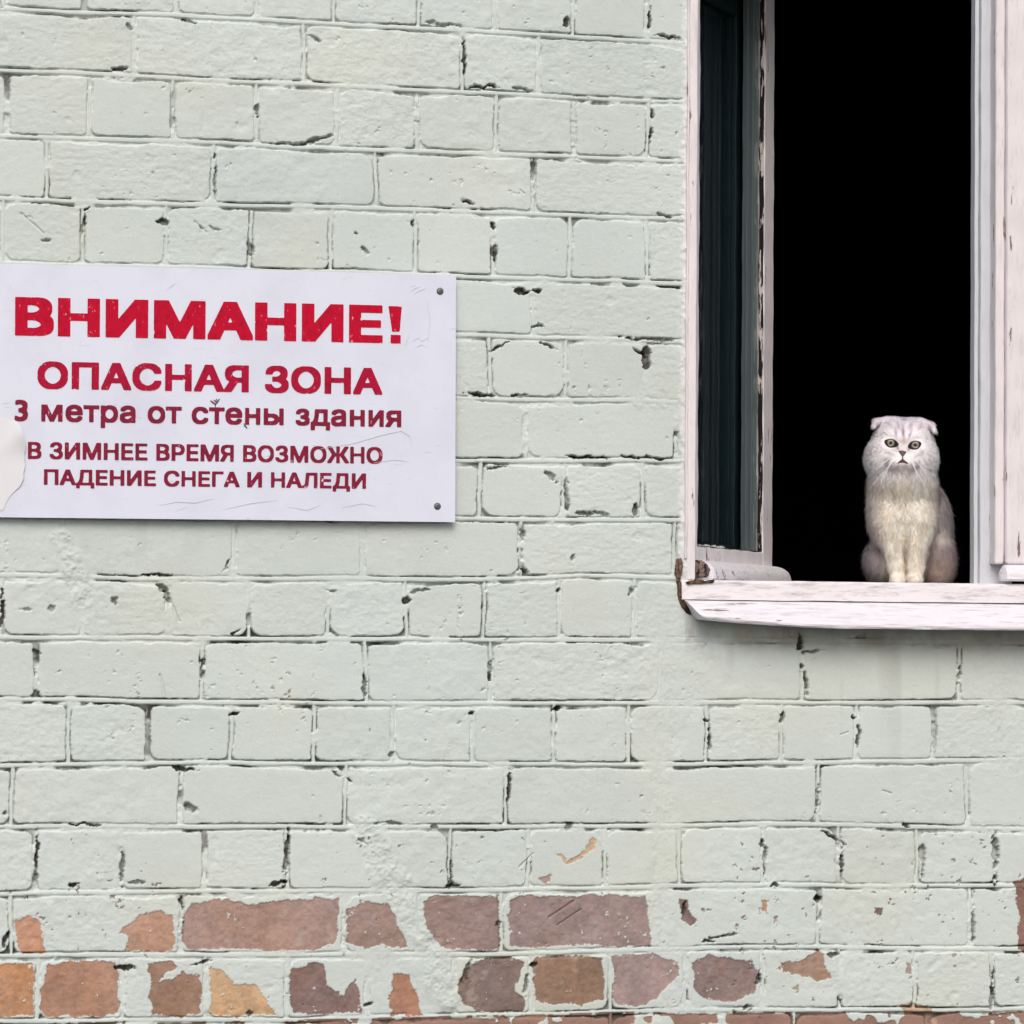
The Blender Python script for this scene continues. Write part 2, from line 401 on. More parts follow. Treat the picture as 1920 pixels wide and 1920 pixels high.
# raised mortar beads
bw = .0032 + (vn(X, Z, 20, 91) - .5) * .0012
bead = -.0012 + (1 - np.clip(dbed / bw, 0, 1) ** 4) * .0006 + rag * .0003 - sm(bw * .95, bw + .0016, dbed + rag * .0004) * .016
bw2 = .0025 + (vn(X, Z, 24, 92) - .5) * .0012
vb = -.0022 + T[7][JID] * .0014 - sm(bw2 * .9, bw2 + .0016, djoint + rag * .0004) * .016
vb = vb - sm(.55, .95, T[8][JID]) * .010 * sm(.42, .62, fbm(X, Z, 30, 93, 3) * .5 + .5)
# how far the grooves beside the beads were filled with mortar and old paint, and where they stand open
fill = fbm(X, Z, 13, 101, 4, .55)
fill2 = fbm(X * .45, Z, 30, 111, 3, .55)
opn = sm(.02, .42, fbm(X * .8, Z, 9, 121, 4, .6) + np.where(upside, -.10, .10))
base = -.0062 - opn * .0062 + sm(-.25, .25, fill) * .0032 + sm(.0, .35, fill2) * .0022 + rag * .0014
brg = sm(.12, .34, fbm(X, Z, 19, 126, 4, .6) + fill * .25)          # paint and mortar that bridge the joints
base = base * (1 - brg) + brg * (-.0012 + rag * .0010)
del fill2
h = np.maximum(np.maximum(hb, bead), np.maximum(vb, base))
del vb, base, bead

# smeared mortar that hides the joints
def capsule(p, q, rpx):
    a = W(*p); b = W(*q)
    ax, az, bx, bz = float(a[0]), float(a[1]), float(b[0]), float(b[1])
    t = np.clip(((X - ax) * (bx - ax) + (Z - az) * (bz - az)) / ((bx - ax) ** 2 + (bz - az) ** 2), 0, 1)
    d = np.hypot(X - ax - t * (bx - ax), Z - az - t * (bz - az))
    r = rpx / 1152
    return 1 - sm(r * .45, r * 1.25, d + fbm(X, Z, 22, 131, 3) * r * .9)
S = np.zeros_like(X)
for p, q, r in [((1248, 1190), (1238, 1700), 30), ((1238, 1700), (1262, 1930), 34), ((680, 1560), (735, 1660), 36), ((735, 1660), (815, 1800), 40), ((815, 1800), (840, 1880), 36),
                ((110, 1010), (150, 1120), 24), ((1290, 1230), (1300, 1290), 40), ((1850, 1330), (1900, 1420), 60), ((320, 1160), (430, 1175), 26), ((700, 1790), (760, 1850), 34),
                ((1500, 1840), (1700, 1850), 20), ((1225, 1120), (1230, 1180), 30), ((1290, 1168), (1950, 1182), 40), ((385, 1190), (375, 1205), 16), ((100, 1090), (60, 1110), 16)]:
    S = np.maximum(S, capsule(p, q, r))
D_ = np.maximum.reduce([capsule(p, q, r) for p, q, r in [((680, 1560), (735, 1660), 34), ((735, 1660), (815, 1800), 38), ((815, 1800), (840, 1880), 34), ((110, 1010), (150, 1120), 22)]])
fl = D_ * (.0016 + fbm(X + Z * .5, Z - X * .5, 46, 147, 4, .65) * .0042) -.0006 + fbm(X, Z, 30, 141, 4, .6) * .0016 + stip * .0007
h = h * (1 - S * .9) + fl * S * .9
hole = np.zeros_like(X)
ROT = []
for px, py, a, b, ang, dep in GO:
    wx, wz = W(px, py)
    a1, b1 = a / 1152 * 1.1, b / 1152 * (1.0 if a < b else .85)
    if a < b: a1 *= .85
    R = max(a1, b1) * 1.9 + .006
    i0, i1 = np.searchsorted(xs, [wx - R, wx + R]); k0, k1 = np.searchsorted(zs, [wz - R, wz + R])
    if i1 <= i0 or k1 <= k0: continue
    sx, sz = X[i0:i1, k0:k1] - wx, Z[i0:i1, k0:k1] - wz
    c, s = math.cos(math.radians(-ang)), math.sin(math.radians(-ang))
    xx_, zz_ = X[i0:i1, k0:k1], Z[i0:i1, k0:k1]
    sx = sx + fbm(xx_, zz_, 60, 145, 4, .7) * .006; sz = sz + fbm(xx_, zz_, 60, 146, 4, .7) * .006
    e = np.hypot((sx * c + sz * s) / a1, (-sx * s + sz * c) / b1) + rag[i0:i1, k0:k1] * .7
    g = 1 - sm(.55, 1.05, e)
    h[i0:i1, k0:k1] -= g * dep * .001
    hole[i0:i1, k0:k1] = np.maximum(hole[i0:i1, k0:k1], g * min(1, dep / 11))
# little chips everywhere
chip = fbm(X, Z, 75, 151, 5, .68) * .5 + .5 + (fbm(X, Z, 6, 158, 2) - .1) * .10
cm = sm(.74, .80, chip)
h -= cm * .0020
# thin settlement cracks and scratches
for (p, q) in [((365, 415), (388, 436)), ((40, 400), (82, 437)), ((300, 1265), (310, 1310)), ((1655, 1482), (1672, 1488)), ((1030, 1720), (1075, 1690)), ((1045, 1735), (1090, 1705)), ((1590, 1373), (1576, 1378)), ((318, 1120), (335, 1165)), ((1000, 1600), (975, 1625))]:
    a = W(*p); b = W(*q)
    ax, az, bx, bz = float(a[0]), float(a[1]), float(b[0]), float(b[1])
    i0, i1 = np.searchsorted(xs, [min(ax, bx) - .01, max(ax, bx) + .01]); k0, k1 = np.searchsorted(zs, [min(az, bz) - .01, max(az, bz) + .01])
    sx, sz = X[i0:i1, k0:k1], Z[i0:i1, k0:k1]
    t = np.clip(((sx - ax) * (bx - ax) + (sz - az) * (bz - az)) / ((bx - ax) ** 2 + (bz - az) ** 2), 0, 1)
    d = np.hypot(sx - ax - t * (bx - ax), sz - az - t * (bz - az)) + rag[i0:i1, k0:k1] * .001
    h[i0:i1, k0:k1] -= (1 - sm(.0006, .002, d)) * .003

# ---- window opening in the wall
OX0, OX1 = WX(1294, 500), WX(1294, 500) + 1.055
OZ0, OZ1 = WZ(1300, 1128), WZ(1300, -270)
dj = np.maximum(np.maximum(OX0 - X, X - OX1), np.maximum(OZ0 - Z, Z - OZ1))    # distance outside the opening
plr = (1 - sm(.008, .017, np.abs(dj - .003) + rag * .006)) * (Z > OZ0 + .03)
h = h * (1 - plr) + plr * (.0015 + fbm(X, Z, 60, 161, 3, .6) * .0035)

# ---- colour of the wall: paint, bare brick, shade painted into open cracks
paint = np.array(s2l(201, 210, 207))
C = np.empty(X.shape + (3,), np.float32)
tb = T[9][BID]; tc_ = T[10][BID]
v = 1 + (tb - .5) * .045 + fbm(X, Z, 5, 171, 3) * .05 + stip * .02
warm = (tc_ - .5) * .022 + np.maximum(fbm(X, Z, 6, 181, 4), 0) * .08
for i, wgt in enumerate((.55, 0.05, -.85)):
    C[..., i] = paint[i] * v * (1 + warm * wgt)
joint = np.clip(sm(-.004, .001, sd), 0, 1)
C *= (1 + .03 * joint * (1 - S))[..., None]
pw = plr[..., None]
C = C * (1 - pw * .7) + pw * .7 * np.array(s2l(222, 222, 222))
bare = np.zeros_like(X)
Cb = np.zeros_like(C)
def in_poly(xx, zz, P):
    r = np.zeros(xx.shape, bool)
    n = len(P)
    for i in range(n):
        x1, y1 = P[i]; x2, y2 = P[(i + 1) % n]
        if y1 == y2: continue
        r ^= ((y1 > zz) != (y2 > zz)) & (xx < (x2 - x1) * (zz - y1) / (y2 - y1) + x1)
    return r
jx = X + fbm(X, Z, 55, 191, 5, .75) * .0075; jz = Z + fbm(X, Z, 55, 201, 5, .75) * .0075
for key, col, pts in BARE:
    P = [tuple(float(q) for q in W(*FB[key](*p))) for p in pts]
    x_, z_ = [p[0] for p in P], [p[1] for p in P]
    i0, i1 = np.searchsorted(xs, [min(x_) - .01, max(x_) + .01]); k0, k1 = np.searchsorted(zs, [min(z_) - .01, max(z_) + .01])
    ins = in_poly(jx[i0:i1, k0:k1], jz[i0:i1, k0:k1], P)
    lin = np.array(s2l(*col)); lin = (lin * .70 + lin.mean() * .30) * 1.06
    nn = 1 + fbm(X[i0:i1, k0:k1], Z[i0:i1, k0:k1], 26, 211, 5, .65) * .34 + stip[i0:i1, k0:k1] * .22
    hue = fbm(X[i0:i1, k0:k1], Z[i0:i1, k0:k1], 12, 221, 3) * .20
    cc = lin[None, None] * nn[..., None] * (1 + hue[..., None] * np.array([.5, 0, -.7]))
    ins &= ~((fbm(X[i0:i1, k0:k1], Z[i0:i1, k0:k1], 95, 216, 4, .7) > .52) & (fbm(X[i0:i1, k0:k1], Z[i0:i1, k0:k1], 20, 217, 2) > -.1))
    edge_ = sm(.25, .6, fbm(X[i0:i1, k0:k1], Z[i0:i1, k0:k1], 42, 218, 4, .7))[..., None] * .35
    cc = cc * (1 - edge_) + edge_ * np.array([.42, .40, .37])
    Cb[i0:i1, k0:k1][ins] = cc[ins]
    bare[i0:i1, k0:k1][ins] = 1
# the course at the foot of the picture has lost most of its paint
low = (rows >= KS.index(17)) & (fbm(X, Z, 16, 231, 4, .6) + .14 > 0) & (sd < .0035)
low |= (rows == KS.index(17)) & (X < WX(1190, 1900)) & (dU < .02) & (X > WX(560, 1900)) & (fbm(X, Z, 40, 235, 3) > -.25)
lc = np.array(s2l(146, 116, 104))[None, None] * (1 + fbm(X, Z, 20, 241, 4) * .3)[..., None]
Cb[low] = lc[low]; bare[low] = 1
# flecks of lost paint
fk = ((chip > .765) & (Z < WZ(900, 1560))) | ((chip > .84))
fl2 = (fbm(X, Z, 36, 251, 4, .6) > .50) & (Z < WZ(1500, 1780)) & (X > WX(1430, 1800)) & (sd < -.002)
fk |= fl2
Cb[fk & (bare == 0)] = np.array(s2l(150, 120, 105)); bare[fk] = np.maximum(bare[fk], .75)
C = C * (1 - bare[..., None]) + Cb * bare[..., None]
h -= bare * (.0015 + stip * .0010 + rag * .0005)
# shade painted by depth into grooves and gouges, over bare dark mortar
crack_shade = np.maximum(sm(.50, 1.0, hole) * (.30 + .70 * sm(-.35, .35, fbm(X, Z, 55, 265, 3, .6))), sm(.0036, .0074, -h) * (.38 + .62 * sm(-.30, .35, fbm(X * .6, Z, 34, 261, 4, .6))))
crack_shade = np.clip(crack_shade, 0, 1)[..., None]
C = C * (1 - crack_shade) + crack_shade * np.array([.066, .060, .052])
# ragged brown band under the window sill, then rain streaks below
st = np.exp(-((Z - WZ(1500, 1196)) / .020) ** 2) * (X > WX(1285, 1200)) * (Z < WZ(1500, 1150))
st *= np.clip(.55 + fbm(X, Z, 24, 271, 4, .6) * .9, 0, 1)
C = C * (1 - st[..., None] * .6) + st[..., None] * .6 * np.array([.20, .155, .115])
sk = sm(.60, .85, vn(X, Z * .06, 42, 281)) * sm(-.1, .5, fbm(X, Z, 6, 283, 3))
zt_ = WZ(1500, 1200); below = (X > OX0 - .03) & (Z < zt_)
fall = np.where(below, np.exp(-np.clip(zt_ - Z, 0, 2) / .12), 0) * .5 + np.where((X < WX(850, 980)) & (Z < WZ(400, 975)), np.exp(-np.clip(WZ(400, 975) - Z, 0, 2) / .10), 0) * .28
dk = (sk * fall)[..., None]
C = C * (1 - dk * .7) + dk * .7 * np.array([.24, .21, .17])
grm = np.clip(fbm(X, Z, 2.3, 291, 4, .6) * .5 + sm(WZ(900, 1500), WZ(900, 1950), Z) * .45, 0, 1)[..., None] * .10
C = C * (1 - grm) + grm * np.array([.30, .28, .22])
C = np.clip(C, .01, .85)

idx = np.arange(nX * nZ).reshape(nX, nZ)
xc = (xs[:-1] + xs[1:]) / 2; zc = (zs[:-1] + zs[1:]) / 2
keep = ~((xc[:, None] > OX0) & (xc[:, None] < OX1) & (zc[None, :] > OZ0) & (zc[None, :] < OZ1))
Q = np.stack([idx[:-1, :-1], idx[1:, :-1], idx[1:, 1:], idx[:-1, 1:]], -1)[keep]
V = np.stack([X, -h, Z], -1).reshape(-1, 3)
used = np.zeros(len(V), bool); used[Q.ravel()] = True
remap = np.cumsum(used) - 1
mw = mat('painted_brick', (.6, .63, .6), .82, .2)
at = nd(mw, 'ShaderNodeVertexColor', layer_name='Col')
tcw = nd(mw, 'ShaderNodeTexCoord')
nw = nd(mw, 'ShaderNodeTexNoise'); nw.inputs['Scale'].default_value = 420; nw.inputs['Detail'].default_value = 4; nw.inputs['Roughness'].default_value = .65
lk(mw, tcw.outputs['Object'], nw.inputs['Vector'])
mr = nd(mw, 'ShaderNodeMapRange'); mr.inputs[1].default_value = .25; mr.inputs[2].default_value = .75; mr.inputs[3].default_value = .93; mr.inputs[4].default_value = 1.06
lk(mw, nw.outputs['Fac'], mr.inputs[0])
mm = nd(mw, 'ShaderNodeMix', data_type='RGBA', blend_type='MULTIPLY'); mm.inputs[0].default_value = 1
lk(mw, at.outputs['Color'], mm.inputs[6]); lk(mw, mr.outputs[0], mm.inputs[7])
lk(mw, mm.outputs[2], mw.node_tree.nodes['Principled BSDF'].inputs['Base Color'])
bw_ = nd(mw, 'ShaderNodeBump'); bw_.inputs['Strength'].default_value = .5; bw_.inputs['Distance'].default_value = .0008
lk(mw, nw.outputs['Fac'], bw_.inputs['Height']); lk(mw, bw_.outputs[0], mw.node_tree.nodes['Principled BSDF'].inputs['Normal'])
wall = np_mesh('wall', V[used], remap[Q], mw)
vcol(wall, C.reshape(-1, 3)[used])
adopt(wall, bld)
wall['label'] = 'pale green painted brickwork with paint worn off the lowest bricks'
del V, C, Cb, X, Z, XL, XR, duL, duR, ZU, ZL, rag, rag2, S, hole, wob, Xw, h, hb, Q, idx

# masonry reveal and the unlit room behind the window
def slab(bm, *a): bm_box(bm, *a)
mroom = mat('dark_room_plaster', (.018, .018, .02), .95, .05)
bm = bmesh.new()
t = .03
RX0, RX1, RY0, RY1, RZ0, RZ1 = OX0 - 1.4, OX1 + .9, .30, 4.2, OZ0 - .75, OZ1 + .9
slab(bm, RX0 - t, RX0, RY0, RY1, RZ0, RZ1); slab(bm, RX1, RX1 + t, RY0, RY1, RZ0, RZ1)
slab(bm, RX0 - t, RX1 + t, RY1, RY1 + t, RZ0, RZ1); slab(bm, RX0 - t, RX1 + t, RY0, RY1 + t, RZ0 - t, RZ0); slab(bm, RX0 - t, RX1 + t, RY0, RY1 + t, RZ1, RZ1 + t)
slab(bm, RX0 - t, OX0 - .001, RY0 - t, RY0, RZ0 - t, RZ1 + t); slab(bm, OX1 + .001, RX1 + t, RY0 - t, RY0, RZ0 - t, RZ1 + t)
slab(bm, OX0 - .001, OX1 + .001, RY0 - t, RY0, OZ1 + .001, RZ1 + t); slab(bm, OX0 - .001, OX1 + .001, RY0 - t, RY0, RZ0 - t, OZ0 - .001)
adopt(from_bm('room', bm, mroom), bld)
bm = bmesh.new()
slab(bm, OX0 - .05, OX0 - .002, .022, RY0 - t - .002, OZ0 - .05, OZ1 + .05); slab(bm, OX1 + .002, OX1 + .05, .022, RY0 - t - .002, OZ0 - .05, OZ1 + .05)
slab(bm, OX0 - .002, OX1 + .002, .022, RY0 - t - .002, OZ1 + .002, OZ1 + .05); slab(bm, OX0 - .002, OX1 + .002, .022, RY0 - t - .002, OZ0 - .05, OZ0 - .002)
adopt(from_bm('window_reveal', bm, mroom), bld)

# ------------------------------------------------------------------ window frame
m_pink = painted_wood('worn_pinkish_paint', s2l(232, 226, 229), s2l(130, 108, 100), .63, 'Z', 1.0, .55)
m_grey = painted_wood('worn_grey_white_paint', s2l(206, 210, 217), s2l(140, 125, 115), .74, 'Z', 1.2, .55, .05, .15)
m_white = painted_wood('worn_white_paint', s2l(228, 226, 232), s2l(140, 124, 120), .63, 'X', .8, .55, .04, .5, .0018)
m_pale = painted_wood('worn_lilac_white_paint', s2l(228, 225, 230), s2l(140, 118, 110), .63, 'X', .8, .55, .06, .4)
m_rot = painted_wood('rotten_bare_wood', s2l(112, 88, 72), s2l(58, 42, 34), .5, 'Z', 1.4, .9, .3, .5, .003)
m_dark = painted_wood('bare_dark_rebate', s2l(26, 23, 23), s2l(205, 194, 190), .55, 'Z', 3.0, .9, .3, .2, .002)
m_dgreen = painted_wood('dark_green_grey_paint', s2l(42, 58, 60), s2l(38, 50, 52), .85, 'Z', .3, .5, .02, .0, .0002)
m_green = painted_wood('dull_green_grey_paint', s2l(138, 146, 144), s2l(100, 104, 102), .76, 'Z', .7, .5, .10, .15)

FRM = empty('window_frame', (OX0, 0, OZ0)); adopt(FRM, bld)
FRM['label'] = 'weathered white wooden window frame with a peeling sloped sill'
def part(name, bm, m, parent, smooth=False):
    o = from_bm(name, bm, m, None, smooth); bpy.context.view_layer.update(); adopt(o, parent); return o
bpy.context.view_layer.update()

Y0 = -.004
JX1 = WX(1307, 500, Y0)
SILLZ = WZ(1500, 1090, 0.0)
bm = bmesh.new()
bm_box(bm, OX0 - .004, JX1, Y0, .09, SILLZ + .0005, OZ1, .0022, 60, .0003)
part('jamb', bm, m_pink, FRM)
bm = bmesh.new()
bm_box(bm, OX0 - .0078, OX0 - .0043, Y0 - .003, .02, SILLZ + .035, OZ1, .0015, 60, .0004)
part('cover_strip', bm, m_pink, FRM)
bm = bmesh.new()
bm_box(bm, OX1 - .03, OX1 + .004, Y0, .09, SILLZ + .0005, OZ1, .0022, 30, .0006)
part('jamb', bm, m_pink, FRM)
bm = bmesh.new()
bm_box(bm, JX1 + .0006, OX1 - .0306, Y0, .09, OZ1 - .045, OZ1 - .001, .0022, 20, .0005)
part('head', bm, m_pink, FRM)
# central post with its moulded edge
MX0, MX1 = WX(1832, 500, .058), WX(1868, 500, .04) + .03
bm = bmesh.new()
bm_box(bm, MX0, MX1, .040, .060, SILLZ - .002, OZ1 - .046, .002, 40, .0004)
mul = part('mullion', bm, m_grey, FRM)
for k, (a, b, y0_, y1_) in enumerate(((.0076, .0003, .049, .070),)):
    bm = bmesh.new()
    bm_box(bm, MX0 - a, MX0 - b, y0_, y1_, SILLZ - .002, OZ1 - .046, .0012, 40, .0003)
    part('moulding', bm, m_grey, FRM)

# bottom rail + sloped sill: one worn profile swept along X, chewed at its left end
def sweep(name, prof, x0, x1, n, m, parent, fx=None, seed=0, amp=.0008, closed=True):
    """prof: list of (y, z); fx(t, y, z) -> (dx, y, z) end shaping"""
    V, Fc = [], []
    k = len(prof)
    for i in range(n + 1):
        t = i / n
        x = x0 + (x1 - x0) * t
        for q, (y, z) in enumerate(prof):
            dx = 0
            if fx: dx, y, z = fx(x, y, z)
            nz = float(vn(x, q * .37 + seed, 30, 301) - .5) + .6 * float(vn(x, q * .9 + seed, 95, 302) - .5)
            V.append((x + dx, y + nz * amp * 1.4, z + nz * amp))
    for i in range(n):
        for q in range(k):
            a, b = i * k + q, i * k + (q + 1) % k
            Fc.append((a, b, b + k, a + k))
    Fc.append(tuple(range(k))[::-1]); Fc.append(tuple(n * k + q for q in range(k)))
    bm = bmesh.new()
    vs = [bm.verts.new(v) for v in V]
    for f in Fc: bm.faces.new([vs[i] for i in f])
    return part(name, bm, m, parent, False)

def arc(cy, cz, ry, rz, a0, a1, n):
    return [(cy + ry * math.cos(math.radians(a0 + (a1 - a0) * i / n)), cz + rz * math.sin(math.radians(a0 + (a1 - a0) * i / n))) for i in range(n + 1)]
rz0 = SILLZ
RAILH = .033
# the rail under the sashes, whose face leans a little to the weather
railp = [(.10, rz0 - .004), (.002, rz0)] + arc(-.006, rz0 - .006, .005, .006, 80, 180, 4) + [(-.0135, rz0 - RAILH + .001), (-.0132, rz0 - RAILH + .0006), (.10, rz0 - RAILH + .0008)]
def rail_end(x, y, z):
    s = max(0., 1 - (x - (OX0 - .014)) / .02)
    return 0, y + s * .004 * (1 if y < 0 else 0), z - s * .003 * (1 if z > rz0 - .01 else 0)
sweep('bottom_rail', railp, OX0 - .013, OX1 + .01, 160, painted_wood('flaking_pink_white_paint', s2l(231, 226, 230), s2l(140, 122, 116), .615, 'X', .8, .55, .05, .6, .0018), FRM, rail_end, 3, .0008)
zb = rz0 - RAILH + .0002
SD = .050
silp = [(.03, zb)] + [(-.004, zb)] + [(-.0135 - .046 * i / 8, zb - .0335 * (i / 8) ** 1.12) for i in range(1, 9)] + arc(-.0600, zb - .0405, .006, .0070, 90, 225, 5) + [(-.050, zb - .0455), (.03, zb - .0425)]
def sill_end(x, y, z):
    e = max(0., 1 - (x - (OX0 - .013)) / .026)
    d = max(0., min(1., (zb - z) / SD))
    k2 = max(0., 1 - (x - (OX0 - .013)) / .26)
    lift = k2 ** 1.6 * .016 * d
    dx = e * d * .026
    return dx, (y + (.022 * k2 ** 2) * d if y < -.005 else y), z + lift
sweep('sill', silp, OX0 - .0095, OX1 + .03, 200, m_white, FRM, sill_end, 8, .0009)
tag(FRM.children[-1], 'flaking white sloped sill board, broken at its end by the brick wall')

# rotten timber where the jamb meets the sill
def lump(name, pts, m, parent, yc, th, seed, parent_smooth=True):
    """an irregular chunk: outline (photo px) at depth yc, thickness th"""
    bm = bmesh.new()
    rs = random.Random(seed)
    P = []
    for i, p in enumerate(pts):
        q = pts[(i + 1) % len(pts)]
        for s in range(4):
            u = s / 4
            P.append((p[0] + (q[0] - p[0]) * u + rs.uniform(-.8, .8), p[1] + (q[1] - p[1]) * u + rs.uniform(-.8, .8)))
    c = (sum(p[0] for p in P) / len(P), sum(p[1] for p in P) / len(P))
    rings = []
    for sc, dy in ((1, th), (1, .25 * th), (.86, 0), (.45, -.15 * th)):
        r = []
        for p in P:
            x, z = W(c[0] + (p[0] - c[0]) * sc, c[1] + (p[1] - c[1]) * sc, yc)
            r.append(bm.verts.new((float(x), yc + dy + rs.uniform(-.12, .12) * th, float(z))))
        rings.append(r)
    n = len(P)
    for a, b in zip(rings, rings[1:]):
        for i in range(n): bm.faces.new((a[i], a[(i + 1) % n], b[(i + 1) % n], b[i]))
    bm.faces.new(rings[-1]); bm.faces.new(rings[0][::-1])
    return part(name, bm, m, parent)
m_rot2 = painted_wood('grey_brown_end_grain', s2l(146, 120, 102), s2l(70, 52, 44), .52, 'Z', 2.2, .9, .3, .6, .003)
lump('rotten_end', [(1271, 1047), (1277, 1046), (1281, 1052), (1282, 1064), (1279, 1076), (1276, 1086), (1270, 1086), (1267, 1074), (1268, 1060)], m_rot2, FRM, -.006, .014, 1)
lump('rotten_end', [(1270, 1088), (1276, 1088), (1275, 1100), (1277, 1112), (1280, 1124), (1290, 1136), (1297, 1147), (1295, 1155), (1286, 1147), (1277, 1134), (1272, 1118), (1271, 1102)], m_rot, FRM, -.004, .012, 5)
lump('rotten_end', [(1298, 1046), (1304, 1050), (1316, 1050), (1328, 1058), (1333, 1068), (1328, 1081), (1312, 1083), (1296, 1079)], painted_wood('split_grey_wood', s2l(150, 128, 124), s2l(48, 36, 32), .53, 'Z', 2, .9, .3, .5, .003), FRM, .012, .02, 2)
lump('bare_patch', [(1287, 1091), (1308, 1086), (1322, 1089), (1340, 1087), (1338, 1092), (1316, 1095), (1290, 1095)], m_rot, FRM, -.0145, .006, 3)

# ------------------------------------------------------------------ sashes
mglass = bpy.data.materials.new('window_glass')
mglass.use_nodes = True
mglass.node_tree.nodes.clear()
_o = nd(mglass, 'ShaderNodeOutputMaterial'); _mx = nd(mglass, 'ShaderNodeMixShader'); _tr = nd(mglass, 'ShaderNodeBsdfTransparent'); _gl = nd(mglass, 'ShaderNodeBsdfGlossy'); _fr = nd(mglass, 'ShaderNodeFresnel')
_tr.inputs[0].default_value = (.88, .91, .93, 1); _gl.inputs['Roughness'].default_value = .03; _fr.inputs['IOR'].default_value = 1.5
_ge = nd(mglass, 'ShaderNodeNewGeometry'); _sw = nd(mglass, 'ShaderNodeMix')
lk(mglass, _ge.outputs['Backfacing'], _sw.inputs[0]); lk(mglass, _fr.outputs[0], _sw.inputs[2]); _sw.inputs[3].default_value = .04
lk(mglass, _sw.outputs[0], _mx.inputs[0]); lk(mglass, _tr.outputs[0], _mx.inputs[1]); lk(mglass, _gl.outputs[0], _mx.inputs[2]); lk(mglass, _mx.outputs[0], _o.inputs[0])
mteal_glass = mglass.copy(); mteal_glass.name = 'teal_sheen_glass'
_n = mteal_glass.node_tree
_d = _n.nodes.new('ShaderNodeBsdfDiffuse'); _d.inputs[0].default_value = (*s2l(96, 124, 132), 1)
_m2 = _n.nodes.new('ShaderNodeMixShader'); _m2.inputs[0].default_value = .05  # thin teal diffuse layer stands in for faint reflections in the pane
_out = [q for q in _n.nodes if q.type == 'OUTPUT_MATERIAL'][0]; _src = _out.inputs[0].links[0].from_socket
_n.links.new(_src, _m2.inputs[1]); _n.links.new(_d.outputs[0], _m2.inputs[2]); _n.links.new(_m2.outputs[0], _out.inputs[0])
ROLLP = lambda n: arc(0, 0, 1, 1, 0, 90, n)

def drip(name, F, u0, u1, zlow, zhi, prot, m, parent, e0=True, e1=True):
    """weatherboard at the foot of a sash: quarter-round, its ends rounded off"""
    N, K = 70, 10
    bm = bmesh.new()
    H = zhi - zlow
    rings = []
    for i in range(N + 1):
        t = i / N; u = u0 + (u1 - u0) * t
        s = 1.0
        if e1 and u > u1 - .03: s = math.sqrt(max(0.02, 1 - ((u - (u1 - .03)) / .0302) ** 2))
        if e0 and u < u0 + .012: s = min(s, math.sqrt(max(0.05, 1 - ((u0 + .012 - u) / .0122) ** 2)))
        r = []
        for q in range(K + 1):
            a = q / K * 90
            y = prot * (.35 + .65 * s) * math.cos(math.radians(90 - a)) ** .8 if q else 0
            z = zlow + H * (.25 + .75 * s) * (math.cos(math.radians(a)) ** .75 if q < K else 0)
            nz = float(vn(u * 1.0, q * .4 + zlow, 45, 311) - .5)
            if q == K: z += .003 + nz * .001
            r.append(bm.verts.new(F(u, -y - nz * .0012, z + nz * .001)))
        r.append(bm.verts.new(F(u, -prot * (.35 + .65 * s) * .92, zlow)))
        r.append(bm.verts.new(F(u, .0, zlow)))
        rings.append(r)
    k = len(rings[0])
    for a, b in zip(rings, rings[1:]):
        for q in range(k): bm.faces.new((a[q], a[(q + 1) % k], b[(q + 1) % k], b[q]))
    bm.faces.new(rings[0]); bm.faces.new(rings[-1][::-1])
    return part(name, bm, m, parent, False)

def sash(F, w, z0, z1, m_face, m_reb, m_in, parent, st=.052, th=.042, gd=.0085, hinge_st=.03, rail=.034, rtop=.045):
    """frame of stiles and rails with a glass rebate; F(u, y, z) local -> world, y = depth behind the outer face"""
    def timber(nm, *b):
        bm = bmesh.new()
        bm_box(bm, *b, .002 if nm != 'bead' else .0008, 60, .0005 if nm != 'bead' else .0002, F)
        o = part(nm, bm, m_face, parent)
        if m_in:                                # the room side of the timber was painted another colour
            o.data.materials.append(m_in)
            inv = o.matrix_world
            for p in o.data.polygons:
                c = inv @ p.center
                d = (c.x - HX) * -math.sin(TH) + (c.y - HY) * math.cos(TH)
                if d > gd + .0035: p.material_index = 1
    # the outer half and the room half meet at the glass
    timber('stile', w - st, w, 0, gd + .002, z0, z1); timber('stile', w - st, w, gd + .0022, th, z0, z1)
    timber('stile', 0, hinge_st, 0, th, z0, z1)
    for q in (.35, .72):
        timber('bead', w - st - .0032, w - st - .0002, gd + .003 + q * (th - gd - .006), gd + .0065 + q * (th - gd - .006), z0 + rail + .001, z1 - rtop - .001)
    timber('rail', hinge_st + .0004, w - st - .0004, .0005, th - .0005, z0, z0 + rail)
    timber('rail', hinge_st + .0004, w - st - .0004, .0005, th - .0005, z1 - rtop, z1)
    if m_reb:                                   # stripped rebate: a thin ragged lining of bare wood and old putty
        bm = bmesh.new()
        bm_box(bm, w - st - .0020, w - st - .0003, .0012, gd + .001, z0 + rail + .0022, z1 - rtop - .001, .0004, 160, .0004, F)
        part('putty', bm, m_reb, parent)
        bm = bmesh.new()
        bm_box(bm, hinge_st + .0003, w - st - .0025, .0016, gd + .001, z0 + rail + .0003, z0 + rail + .0016, .0004, 60, .0003, F)
        part('putty', bm, m_reb, parent)
    bm = bmesh.new()
    bm_box(bm, hinge_st + .001, w - st - .0022, gd + .0012, gd + .004, z0 + rail + .0020, z1 - rtop - .0003, 0, 0, 0, F)
    part('glass_pane', bm, mglass if m_reb else mteal_glass, parent)

